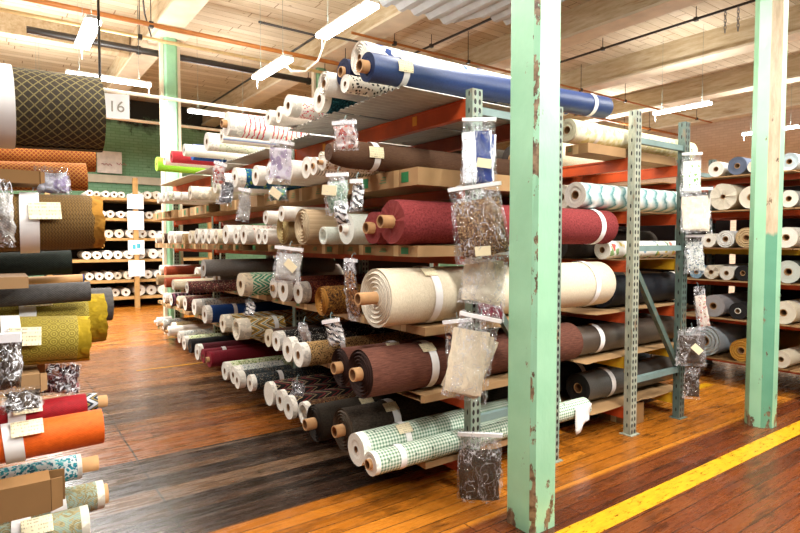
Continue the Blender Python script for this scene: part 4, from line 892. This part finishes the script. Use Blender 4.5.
bag((2.401,2.420,1.238),0.215,0.215,0.012,'maroonbag','maroon swatch bag half hidden behind the ivory one',yaw=0.1,roll=0.1,header=False)
bag((2.141,2.430,1.065),0.184,0.401,0.04,'maroonprint','clear bag of dark red print swatch beside the cream swatch bag',yaw=0.72,roll=-0.12)
bag((2.157,2.250,1.105),0.252,0.483,0.07,'creamlinen','clear bag of rolled cream linen swatches on the front green post',yaw=0.72,roll=0.2,stack=3)
bag((2.270,2.370,0.399),0.280,0.501,0.13,'darkbrownbag','clear bag of dark brown velvet swatches low on the front green post',yaw=0.72,roll=0.0,stack=2,tagpos=None)
bag((4.659,2.400,2.236),0.164,0.361,0.05,'leafwhite','clear bag with green and white print on the rear dark post',yaw=0.9,roll=0.0)
bag((4.634,2.340,1.945),0.243,0.373,0.06,'ivory','clear bag of ivory samples, second on the rear dark post',yaw=0.9,roll=0.0,stack=2)
bag((4.698,2.380,1.566),0.157,0.330,0.05,'greyprint','clear bag with grey patterned sample below the ivory bag',yaw=0.9,roll=0.0)
bag((4.806,2.400,1.130),0.101,0.379,0.04,'pinkprint','narrow bag with pink floral sample on the rear dark post',yaw=0.9,roll=-0.15,header=False)
bag((4.604,2.340,0.807),0.237,0.326,0.07,'greybrownbag','bag of grey brown sample with a diamond-turned tag',yaw=0.9,roll=0.0,tagpos=(0.03, -0.17, 0.75),header=False)
bag((4.698,2.380,0.459),0.133,0.275,0.05,'darkbrownbag','small dark bag lowest on the rear dark post',yaw=0.9,roll=0.0,header=False)
bag((1.520,2.623,2.144),0.148,0.159,0.05,'redfloral','bag with red floral sample hung below the steel deck',yaw=0.95,roll=0.0)
bag((1.520,3.414,2.155),0.193,0.270,0.05,'lilac','bag with white and lilac sample hung above the white rolls',yaw=0.95,roll=0.2)
bag((1.500,2.665,1.874),0.139,0.235,0.05,'greendots','bag of grey green dotted sample with tag below brown roll',yaw=0.95,roll=0.0,tagpos=(-0.03, -0.1, 0.1))
bag((1.500,2.470,1.824),0.071,0.172,0.05,'bwsnake','narrow bag with black and white snake print sample',yaw=0.95,roll=0.0)
bag((1.380,2.423,1.705),0.078,0.127,0.05,'bwsnake','bag of zebra stripe sample above the hollow white roll',yaw=0.95,roll=-0.1,header=False)
bag((1.520,3.484,1.866),0.144,0.098,0.05,'tealleaf','bag of teal and lime sample with tag on second shelf',yaw=0.95,roll=0.0,tagpos=(0, -0.05, 0.6),header=False)
bag((1.520,3.322,1.475),0.215,0.241,0.05,'clearpale','crumpled clear bag with pale sample over the rust rolls',yaw=0.95,roll=0.1,tagpos=(0.04, -0.12, 0.6))
bag((1.800,3.027,1.401),0.137,0.398,0.05,'leopardbag','tall bag of brown leopard sample behind the cream roll',yaw=1.5,roll=0.0)
bag((1.520,2.788,1.074),0.112,0.157,0.05,'bwsnake','bag with black stripes on white, beside the mahogany rolls',yaw=0.95,roll=-0.2)
bag((1.520,3.235,0.634),0.101,0.101,0.05,'greydots','crumpled bag with speckled sample over the kilim rolls',yaw=0.95,roll=0.0,header=False)
bag((1.500,4.440,2.020),0.142,0.229,0.05,'greydots','grey bag hanging under the blue green rolls',yaw=0.95,roll=0.15)
bag((1.500,4.028,1.894),0.117,0.249,0.05,'clearpale','slim clear bag under the white rolls of the second shelf',yaw=0.95,roll=0.2)
bag((1.350,4.100,2.079),0.116,0.174,0.05,'redfloral','small red and white bag hanging from the orange beam',yaw=0.95,roll=0.3)
bag((1.550,4.127,1.062),0.091,0.121,0.05,'bwsnake','small black and white bag above the ikat rolls',yaw=0.95,roll=0.0,header=False)
bag((1.500,3.088,1.019),0.072,0.120,0.05,'clearpale','small clear bag with yellow sample over the leopard rolls',yaw=0.95,roll=0.0,header=False)
bag((0.016,1.600,1.643),0.051,0.156,0.07,'clearpale','clear bag at the left picture edge beside the gold twill roll',yaw=0.1,roll=0.0,hook=False,header=False)
bag((0.133,1.840,1.710),0.094,0.083,0.035,'lilac','folded white sample sheets in film above the gold twill roll',yaw=0.1,roll=0.0,hook=False,header=False)
bag((0.019,1.550,1.301),0.054,0.140,0.06,'darkbrownbag','clear bag at left picture edge below the yellow damask',yaw=0.1,roll=0.0,hook=False)
bag((0.159,2.020,1.147),0.130,0.124,0.08,'maroonprint','shiny bag of dark red print below the yellow damask rolls',yaw=0.1,roll=0.15,hook=False,header=False)
bag((0.044,1.640,1.145),0.087,0.053,0.05,'darkbrownbag','dark shiny bag above the cherry red roll on left rack',yaw=0.1,roll=0.0,hook=False,header=False)

# ------------------------------------------------------------ room
def floormat():
    g=G('floor_wood',.3,.42); x,y,z=g.xyz(g.ob())
    pid=g.M('FLOOR',g.M('MULTIPLY',y,1/.1)); fr=g.M('FRACT',g.M('MULTIPLY',y,1/.1))
    rx=g.M('ADD',x,g.M('MULTIPLY',g.white(pid),7)); jid=g.M('FLOOR',g.M('MULTIPLY',rx,1/2.1)); jf=g.M('FRACT',g.M('MULTIPLY',rx,1/2.1))
    rn=g.white(g.cmb(pid,jid,0),'3D')
    grain=g.noise(g.map(g.ob(),(1.5,28,1)),3,5,.65)
    v=g.M('ADD',g.M('MULTIPLY',rn,.38),g.M('MULTIPLY',grain,.62))
    orange=g.ramp(v,[(.2,h('#74400f')),(.5,h('#a3601a')),(.8,h('#bd7a28'))])
    brown=g.ramp(v,[(.2,h('#38190b')),(.5,h('#5c2b11')),(.8,h('#74401a'))])
    dark=g.ramp(v,[(.28,h('#150d08')),(.5,h('#33231a')),(.72,h('#6a503a'))])
    wob=g.M('MULTIPLY',g.M('SUBTRACT',g.noise(g.map(g.ob(),(1,3,1)),.9,3),.5),.5)
    def zone(lo,hi,s=.02,wb=None):
        yy=g.M('ADD',y,wb) if wb is not None else y
        return g.M('MULTIPLY',g.step(yy,lo-s,lo+s),g.step(yy,hi+s,hi-s))
    right=g.step(x,1.0,2.6)
    c=orange
    c=g.mix(zone(-9,2.16,.015),c,brown)
    c=g.mix(g.M('MULTIPLY',zone(2.16,2.9,.012),.0),c,orange)
    aisle=g.step(g.M('ADD',x,g.M('MULTIPLY',wob,.8)),6.2,5.2)
    c=g.mix(g.M('MULTIPLY',zone(2.9,4.15,.012),aisle),c,dark)
    c=g.mix(g.M('MULTIPLY',zone(4.15,4.95,.02),.75),c,brown)
    c=g.mix(g.M('MULTIPLY',zone(4.95,6.4,.25,wob),.9),c,dark)
    c=g.mix(g.M('MULTIPLY',zone(6.4,8.7,.15),.7),c,g.mix(.45,brown,h('#6a5848')))
    # wear: grey scuffs and black ingrained dirt
    sc=g.M('MULTIPLY',g.step(g.noise(g.map(g.ob(),(1.2,7,1)),2.2,6,.7),.52,.72),.55)
    c=g.mix(g.M('MULTIPLY',sc,g.M('MULTIPLY',zone(2.9,8.6,.3),.6)),c,h('#8a7a6c'))
    dirt=g.step(g.noise(g.map(g.ob(),(1.,4,1)),2.6,6,.7),.52,.68)
    c=g.mix(g.M('MULTIPLY',dirt,.75),c,h('#120b07'))
    gap=g.M('MAXIMUM',g.M('LESS_THAN',fr,g.M('ADD',.02,g.M('MULTIPLY',g.noise(g.map(g.ob(),(1,1,1)),3,2),.07))),g.M('LESS_THAN',jf,.0025))
    c=g.mix(g.M('MULTIPLY',gap,.92),c,h('#120c08'))
    seam=g.M('LESS_THAN',g.M('ABSOLUTE',g.M('SUBTRACT',y,4.15)),.013); c=g.mix(seam,c,h('#0c0806'))
    long_=g.M('LESS_THAN',g.M('ABSOLUTE',g.M('SUBTRACT',x,g.M('ADD',.72,g.M('MULTIPLY',g.noise(g.map(g.ob(),(0,.6,0)),1.2,2),.08)))),.006)
    c=g.mix(g.M('MULTIPLY',long_,zone(2.95,7,.1)),c,h('#0c0806'))
    g.col(c)
    g.rough(g.M('ADD',.12,g.M('MULTIPLY',g.step(g.noise(g.map(g.ob(),(1.2,9,1)),3.5,6,.75),.3,.7),.3)))
    hgt=g.M('SUBTRACT',g.M('MULTIPLY',g.noise(g.map(g.ob(),(2,14,1)),4,4),.35),gap)
    g.bump(hgt,.35,.006); return g.m
b=MB(); b.box((-7,-4,-.1),(17,16.6,0)); struct(b.build('floor',floormat()))
def paintline():
    g=G('floor_paint_yellow',.35,.5); g.col(g.ramp(g.noise(g.map(g.ob(),(2,8,1)),5,4),[(.3,h('#b9820e')),(.7,h('#cf9a14'))]))
    tr=g.n('ShaderNodeBsdfTransparent'); mx=g.n('ShaderNodeMixShader')
    f=g.step(g.noise(g.map(g.ob(),(2,6,1)),7,6,.75),.555,.62)
    g.l(f,mx.inputs[0]); g.l(g.b.outputs[0],mx.inputs[1]); g.l(tr.outputs[0],mx.inputs[2]); g.l(mx.outputs[0],g.out.inputs[0]); return g.m
M_LINE=paintline()
for (x0,x1,y0,y1) in ((1.2,16,1.72,1.855),(5.7,6.1,2.86,2.95),(1.3,2.2,7.08,7.11)):
    b=MB(); b.box((x0,y0,.0005),(x1,y1,.0025)); o=struct(b.build('floor_marking_line',M_LINE))
def ceilmat():
    g=G('ceiling_planks',.75,.3); x,y,z=g.xyz(g.ob())
    pid=g.M('FLOOR',g.M('MULTIPLY',y,1/.2)); fr=g.M('FRACT',g.M('MULTIPLY',y,1/.2)); rn=g.white(pid)
    jf=g.M('FRACT',g.M('ADD',g.M('MULTIPLY',x,1/1.4),g.M('MULTIPLY',g.white(g.M('ADD',pid,.5)),1)))
    n=g.noise(g.map(g.ob(),(1,6,1)),2.5,5,.65)
    c=g.ramp(g.M('ADD',g.M('MULTIPLY',rn,.4),g.M('MULTIPLY',n,.6)),[(.25,h('#b9a98c')),(.55,h('#cfc2a8')),(.8,h('#ddd2bc'))])
    gap=g.M('MAXIMUM',g.M('LESS_THAN',fr,.045),g.M('MULTIPLY',g.M('LESS_THAN',jf,.012),1))
    c=g.mix(g.M('MULTIPLY',gap,.75),c,h('#6a4c2c'))
    st=g.step(g.vor(g.map(g.ob(),(1,2.2,1)),2.2),.11,.06); st=g.M('MULTIPLY',st,g.step(g.noise(g.ob(),9,3),.45,.6))
    c=g.mix(g.M('MULTIPLY',st,.85),c,h('#5a3a20'))
    g.col(c); g.bump(g.M('MULTIPLY',gap,-1),.4,.01); return g.m
b=MB(); b.box((-7,-4,5.3),(17,16.6,5.4)); struct(b.build('ceiling',ceilmat()))
def beammat():
    g=G('painted_timber',.7,.3); n=g.noise(g.map(g.ob(),(5,.8,5)),3,5,.65)
    c=g.ramp(n,[(.3,h('#b39c78')),(.55,h('#c9b898')),(.75,h('#d8cbb2'))])
    c=g.mix(g.M('MULTIPLY',g.step(g.noise(g.map(g.ob(),(6,.7,6)),2,4,.6),.6,.72),.6),c,h('#8a6238')); g.col(c); return g.m
M_TIMB=beammat()
M_LTIMB=simple('light_timber','#d8ccb4',.7,.3,var=.1,sc=4)
for x in (-3.31,-.51,2.29,5.09,7.89,10.69,13.49,16.2):
    b=MB(); b.box((x-.17,-4,4.88),(x+.17,16.6,5.3)); struct(b.build('ceiling_beam',M_TIMB))
    b=MB(); b.box((x-.2,-4,4.84),(x+.2,16.6,4.88)); struct(b.build('ceiling_beam',M_LTIMB))
for y in (11.6,):
    b=MB(); b.box((-7,y-.12,4.95),(2.1,y+.12,5.3)); struct(b.build('ceiling_beam',M_TIMB))
def brick(name,c1,c2,mort,top=None,dirty=0):
    g=G(name,.8,.3); t=g.n('ShaderNodeTexBrick'); x,y,z=g.xyz(g.ob()); g.l(g.cmb(g.M('ADD',x,y),z,0),t.inputs[0]); t.inputs['Scale'].default_value=1
    t.inputs['Brick Width'].default_value=.22; t.inputs['Row Height'].default_value=.075; t.inputs['Mortar Size'].default_value=.008
    t.inputs[1].default_value=h(c1)+(1,); t.inputs[2].default_value=h(c2)+(1,); t.inputs[3].default_value=h(mort)+(1,)
    c=t.outputs[0]
    if top:
        f=g.step(g.M('ADD',z,g.M('MULTIPLY',g.noise(g.ob(),1.6,4,.7),1.1)),5.1,5.35); c=g.mix(f,c,h(top))
        c=g.mix(g.step(g.noise(g.ob(),2.2,5,.7),.6,.68),c,h('#3c4a34'))
    g.col(c); g.bump(t.outputs['Fac'],-.3,.01); return g.m
b=MB(); b.box((-7,16.6,0),(17,16.8,5.3)); struct(b.build('wall_back',brick('brick_green','#7da982','#8ab38e','#6f9a74','#2f2e26')))
b=MB(); b.box((17,-4,0),(17.2,16.6,5.3)); struct(b.build('wall_right',brick('brick_tan','#ecd2b8','#e4c8ac','#dcbfa2')))
b=MB(); b.box((-7,16.48,3.05),(17,16.6,3.25)); struct(b.build('trim_1',M_LTIMB))
def colmat(name,c,c2,split=None,chip=.63,sc=3.2):
    g=G(name,.35,.5); x,y,z=g.xyz(g.ob()); base=g.ramp(g.noise(g.ob(),4,4),[(.3,h(c)),(.7,h(c2))])
    n=g.noise(g.map(g.ob(),(1.4,1.4,.5)),sc*2,6,.72)
    if split is not None:
        zz=g.M('ADD',z,g.M('MULTIPLY',g.noise(g.map(g.ob(),(3,3,1)),6,3),.12)); up=g.step(zz,split,split+.03)
        base=g.mix(up,base,g.ramp(g.noise(g.map(g.ob(),(6,6,1)),4,5,.7),[(.35,h('#a89478')),(.65,h('#c4b498'))]))
    low=g.M('MULTIPLY',g.step(z,.5,.05),.13)
    f=g.step(g.M('ADD',n,low),chip,chip+.015)
    g.col(g.mix(f,base,g.ramp(g.noise(g.ob(),30,3),[(.35,h('#4a3222')),(.65,h('#8a7358'))])))
    g.bump(g.M('SUBTRACT',g.noise(g.map(g.ob(),(2,2,1)),9,3),f),.35,.008); return g.m
M_CG=colmat('column_paint','#8cbd98','#9ac8a4',None,.655); M_CE=colmat('column_paint_edge','#7fb08c','#90bc9c',None,.53,5)
M_CD=colmat('column_paint_dark','#6fa686','#7db492',None,.66); M_CS=colmat('column_bare_chamfer','#568c70','#649a7c',1.62,.64)
def column(x,y,mats,w=.125,ch=.062,z1=4.84,rot=0,label=None):
    p=[(-w,-w+ch),(-w+ch,-w),(w-ch,-w),(w,-w+ch),(w,w-ch),(w-ch,w),(-w+ch,w),(-w,w-ch)]
    b=MB(); nz=12; vs=[]; fs=[]; mi=[]
    for k in range(nz+1):
        for i,(a,c) in enumerate(p):
            e=.004*noise.noise(Vector((x+i*3,y,k*1.3)));vs.append((a+e,c+e,z1*k/nz))
    for k in range(nz):
        for i in range(8):
            fs.append((k*8+i,k*8+(i+1)%8,(k+1)*8+(i+1)%8,(k+1)*8+i)); mi.append({0:1,1:0,7:2}.get(i,0))
    b.add(vs,fs,mi); o=b.build('column',mats,None,(x,y,0)); o.rotation_euler=(0,0,rot); return struct(o)
column(2.29,2.0,[M_CG,M_CE,M_CG],.098,.022); column(5.09,2.01,[M_CG,M_CS,M_CG],.103,.06)
M_CFAR=simple('column_far_green','#8fc49c',.4,.5,var=.08)
for (x,y) in ((2.37,9.72),(5.09,9.72),(7.89,2.01),(7.89,9.72),(10.69,2.01)): column(x,y,[M_CFAR]*3,.1,.03)
for (x,y) in ((2.37,9.72),(5.09,9.72)):
    for s in (-1,1):
        b=MB(); b.box((x+s*.13-.022,y-.05,0),(x+s*.13+.022,y+.05,4.84)); struct(b.build('trim_2',M_LTIMB))
    b=MB(); b.box((x-.24,y-.45,4.77),(x+.24,y+.45,4.84)); struct(b.build('ceiling_beam',M_LTIMB))
M_PIPEO=simple('pipe_rust','#a8682e',.5,.4); M_PIPEB=simple('pipe_black','#2b2622',.4,.5); M_PIPEW=simple('pipe_white','#f0ead8',.4,.5); M_PIPEC=simple('pipe_cream','#cbb27e',.5,.4); M_CHAIN=simple('chain_steel','#8f9296',.35,.6,metal=.8)
def pipe(pts,r,m,label,name='ceiling_pipe',cl=0):
    b=MB(); b.tube(pts,r,8); o=None
    t=thing(name,label,'ceiling pipe',pts[0]); P0=Vector(pts[0])
    b.v=[v-P0 for v in b.v]; b.build('pipe',m,t)
    if cl:
        a,z=Vector(pts[0]),Vector(pts[-1]); n=int((z-a).length/cl)
        for k in range(1,n+1):
            p=a.lerp(z,(k-.5)/n)-P0; q=MB(); q.tube([p+Vector((0,0,r*.5)),(p.x,p.y,5.3-P0.z)],.007,5); q.box((p.x-.03,p.y-.03,p.z-r-.012),(p.x+.03,p.y+.03,p.z+r+.004)); q.build('hanger',M_PIPEB,t)
    return t
pipe([(-6,8.6,4.55),(16,8.6,4.55)],.035,M_PIPEO,'long rust coloured pipe crossing below the ceiling planks',cl=2.8)
pipe([(-6,9.35,4.6),(16,9.35,4.6)],.028,M_PIPEC,'cream pipe beside the rust one under the ceiling',cl=3.1)
pipe([(.45,10,4.6),(6.5,10,4.6)],.055,M_PIPEB,'thick black pipe under the ceiling left of the far column',cl=2.5)
pipe([(.98,7.0,3.17),(4.4,7.0,3.17)],.02,M_PIPEW,'thin white rail above the aisle carrying the number sign',name='hanging_rail')
pipe([(.98,7.02,3.12),(.98,7.02,5.29)],.014,M_PIPEB,'black vertical hanger rod of the white rail',name='hanger_rod')
pipe([(-3,12.5,3.95),(6.5,12.5,3.95)],.03,M_PIPEW,'white pipe crossing in front of the green brick wall')
pipe([(4.35,-3,4.86),(4.35,16,4.86)],.02,M_PIPEB,'thin dark conduit running away along the ceiling')
pipe([(6.6,-3,5.1),(6.6,16,5.1)],.022,M_PIPEB,'thin dark sprinkler pipe between two ceiling beams',cl=1.6)
pipe([(9.3,-3,5.1),(9.3,16,5.1)],.022,M_PIPEB,'dark sprinkler pipe under the right ceiling planks',cl=1.6)
pipe([(3.2,8.0,4.7),(4.3,8.0,4.7),(4.35,7.9,4.7),(4.85,7.85,4.7),(4.88,7.85,4.4)],.02,M_PIPEB,'bent dark conduit turning down at the ceiling beam')
pipe([(4.6,7.72,4.76),(16,7.72,4.76)],.022,M_PIPEO,'slim brown pipe just above the navy roll',cl=1.5)
pipe([(1.2,6.3,4.9),(1.9,9.2,4.9),(2.0,9.25,4.6)],.013,M_PIPEB,'thin bent cable on the planks near the far column')
s=thing('hanging_sign','white square card with number 16 hanging from the white rail','sign',(1.13,6.97,3.155),None,(0,0,-.25))
b=MB(); b.box((-.13,-.004,-.29),(.13,.004,-.02)); b.build('card',M_PAPER,s)
for x in (-.1,.1):
    b=MB(); b.tube([(x,0,-.02),(x,.0,.0)],.003,5); b.build('wire',M_BRACE,s)
fc=bpy.data.curves.new('number','FONT'); fc.body='16'; fc.size=.17; fc.align_x='CENTER'; fc.extrude=.001
tmp=bpy.data.objects.new('number_curve',fc); me=bpy.data.meshes.new_from_object(tmp); bpy.data.objects.remove(tmp); me.materials.clear(); me.materials.append(simple('number_grey','#9a9488',.6)); fo=bpy.data.objects.new('number',me); COL.objects.link(fo); fo.parent=s; fo.location=(0,-.006,-.215); fo.rotation_euler=(PI/2,0,0)
M_GALV=simple('galvanised','#b9bec0',.4,.5,var=.08)
b=MB(); vs=[];fs=[]; n=36; x0,x1=3.9,6.35
for k in range(n+1):
    x=x0+(x1-x0)*k/n; zz=(0,0,.06,.06)[k%4]
    for y in (3.2,6.62-(.5 if x>5.75 else 0)): vs.append((x,y,4.76+zz))
for k in range(n): fs.append((2*k,2*k+1,2*k+3,2*k+2))
b.add(vs,fs); o=b.build('hanging_metal_panel',M_GALV); o.modifiers.new('t','SOLIDIFY').thickness=.002
tag(o,'grey corrugated metal panel fixed under the ceiling above the navy roll','metal panel')
b=MB(); z=4.774; k=0
while z<5.1:
    M_=Matrix.Translation((9.300,4.319,z))@Matrix.Rotation(PI/2*(k%2),4,'Z'); q=[(math.cos(a*PI/4)*.018,0,math.sin(a*PI/4)*.035) for a in range(9)]
    b.tube([M_@Vector(v) for v in q],.006,5,cap=False); z+=.052; k+=1
tag(b.build('hanging_chain',M_CHAIN),'left of two steel chains hanging by the right green column','chain')
b=MB(); z=4.748; k=0
while z<5.1:
    M_=Matrix.Translation((9.300,4.130,z))@Matrix.Rotation(PI/2*(k%2),4,'Z'); q=[(math.cos(a*PI/4)*.018,0,math.sin(a*PI/4)*.035) for a in range(9)]
    b.tube([M_@Vector(v) for v in q],.006,5,cap=False); z+=.052; k+=1
tag(b.build('hanging_chain',M_CHAIN),'right of two steel chains hanging by the right green column','chain')
b=MB(); s=thing('mounted_notice_board','pale board with faint red writing on the far green wall','notice board',(2.18,16.4,3.29))
b.box((0,0,0),(0.58,.05,0.56)); b.build('board',simple('board_pale','#f0e4da',.5),s)
for k in range(2):
    q=MB(); q.tube([(.1+.35*k+j*.03,-.01,.22+.03*math.sin(j*2.2+k)+.03*k) for j in range(9)],.008,5); q.build('red_scribble',simple('red_ink','#c05a58',.6),s)
pipe([(3.16,7.2,3.95),(3.2,6.9,3.72),(3.25,6.6,3.66),(3.3,6.35,3.74),(3.3,6.1,3.98)],.012,M_PIPEW,'drooping white power cord linking two tube lights',name='power_cord')

# ------------------------------------------------------------ lights, world, camera
M_HOUS=simple('fixture_white','#e8e8e4',.4,.5,var=.03)
def emis(st):
    g=G('lamp_lens'); e=g.n('ShaderNodeEmission'); e.inputs[0].default_value=(1,.985,.95,1); e.inputs[1].default_value=st; g.l(e.outputs[0],g.out.inputs[0]); return g.m
M_LENS=emis(22)
PWR=110
def fixture(x,y,z,L,w,ang,label,power=1.,chain=True):
    t=thing('ceiling_light',label,'ceiling light',(x,y,z),'tube lights under the ceiling',(0,0,ang))
    b=MB(); b.box((-L/2,-w/2+.02,.025),(L/2,w/2-.02,.06)); b.build('housing',M_HOUS,t)
    b=MB(); b.box((-L/2+.01,-w/2+.006,-.012),(L/2-.01,w/2-.006,.025)); b.build('lens',M_LENS,t)
    for s in (-1,1):
        b=MB(); b.tube([(s*L*.35,0,.06),(s*L*.35,0,5.3-z)],.0022,5); b.build('hanging_wire',M_BRACE,t)
    b=MB(); b.tube([(L/2-.03,0,.03),(L/2-.03,0,-.14)],.004,5); b.build('pull_cord',M_HOUS,t)
    la=bpy.data.lights.new('tube_light','AREA'); la.shape='RECTANGLE'; la.size=L; la.size_y=w; la.energy=PWR*power; la.color=(1,.985,.955)
    lo=bpy.data.objects.new('tube_glow',la); COL.objects.link(lo); lo.parent=t; lo.location=(0,0,-.02)
    la=bpy.data.lights.new('ceiling_fill_light','AREA'); la.shape='RECTANGLE'; la.size=L; la.size_y=w; la.energy=PWR*power*0.27; la.color=(1,.985,.955)  # upward lamp added to lighten the ceiling planks
    lo=bpy.data.objects.new('ceiling_fill',la); COL.objects.link(lo); lo.parent=t; lo.location=(0,0,.08); lo.rotation_euler=(PI,0,0)
    return t
Y2=PI/2
fixture(3.18,5.47,3.9,1.14,0.16,Y2,'bright tube light above the white floral roll near the rack top',1.0)
fixture(3.19,7.53,3.9,1.11,0.16,Y2,'tube light left of the bent white cord, second along the rack',1.0)
fixture(0.93,7.55,3.9,1.06,0.17,Y2,'tube light seen end-on above the left rack',1.0)
fixture(1.45,9.43,3.9,1.14,0.12,0,'long tube light across the aisle left of the far column',1.0)
fixture(10.15,5.44,3.9,1.05,0.13,Y2,'tube light seen beyond the worn rack post',1.0)
fixture(13.71,5.38,3.9,1.11,0.13,Y2,'tube light right of the right green column',1.0)
fixture(3.55,10.80,3.9,1.22,0.13,0,'far tube light behind the red zebra roll',1.0)
fixture(0.95,1.2,3.9,1.22,.14,Y2,'tube light overhead outside the picture, first of the ceiling rows',0.6)
fixture(0.95,3.9,3.9,1.22,.14,Y2,'tube light overhead outside the picture, second of the ceiling rows',0.5)
fixture(0.95,-1.6,3.9,1.22,.14,Y2,'tube light overhead outside the picture, third of the ceiling rows',0.9)
fixture(3.15,0.4,3.9,1.22,.14,Y2,'tube light overhead outside the picture, fourth of the ceiling rows',1.5)
fixture(3.15,3.0,3.9,1.22,.14,Y2,'tube light overhead outside the picture, fifth of the ceiling rows',0.8)
fixture(3.15,-1.8,3.9,1.22,.14,Y2,'tube light overhead outside the picture, sixth of the ceiling rows',1.5)
fixture(6.1,-1.0,3.9,1.22,.14,Y2,'tube light overhead outside the picture, seventh of the ceiling rows',1.4)
fixture(6.1,1.3,3.9,1.22,.14,Y2,'tube light overhead outside the picture, eighth of the ceiling rows',1.3)
fixture(-2,1.0,3.9,1.22,.14,Y2,'tube light overhead outside the picture, ninth of the ceiling rows',0.8)
fixture(-2,4.2,3.9,1.22,.14,Y2,'tube light overhead outside the picture, tenth of the ceiling rows',0.8)
fixture(9.8,1.0,3.9,1.22,.14,Y2,'tube light overhead outside the picture, eleventh of the ceiling rows',1.0)
fixture(9.8,-2,3.9,1.22,.14,Y2,'tube light overhead outside the picture, twelfth of the ceiling rows',1.0)
fixture(0.7,12.2,3.9,1.22,.14,Y2,'unseen tube light added to brighten the far cross rack',2.4)  # added lamp, hidden from view, lifts the far cross rack
fixture(8.6,9.5,3.9,1.22,.14,Y2,'tube light overhead outside the picture, fourteenth of the ceiling rows',1.0)
fixture(-1.4,9,3.9,1.22,.14,Y2,'unseen tube light added to brighten the aisle floor',1.4)  # extra unseen lamp to lighten the aisle floor
fixture(-1.2,11.3,3.9,1.22,.14,Y2,'unseen tube light added to brighten the far end of the floor',2.6)  # another extra lamp out of view, for a brighter far floor
fixture(13.5,9,3.9,1.22,.14,Y2,'unseen tube light added to brighten the far part of the right wall',2.6)  # lamp added to lift the right wall at its far part
fixture(13.2,1.5,3.9,1.22,.14,Y2,'unseen tube light added to brighten the near part of the right wall',2.4)  # lamp added out of view to lift the right wall nearby
w=bpy.data.worlds.new('World'); SC.world=w; w.use_nodes=True
bg=w.node_tree.nodes['Background']; bg.inputs[0].default_value=(.93,.96,1,1); bg.inputs[1].default_value=0.06
cam=bpy.data.cameras.new('camera'); co=bpy.data.objects.new('camera',cam); COL.objects.link(co)
cam.sensor_width=36; cam.lens=565/800*36; cam.clip_start=.05
co.location=(0,0,1.5); co.rotation_euler=(math.radians(90-2.483),0,-math.radians(35.6))
SC.camera=co
vs=SC.view_settings; vs.view_transform='Standard'; vs.look='None'; vs.gamma=1; vs.use_curve_mapping=False; vs.exposure=0
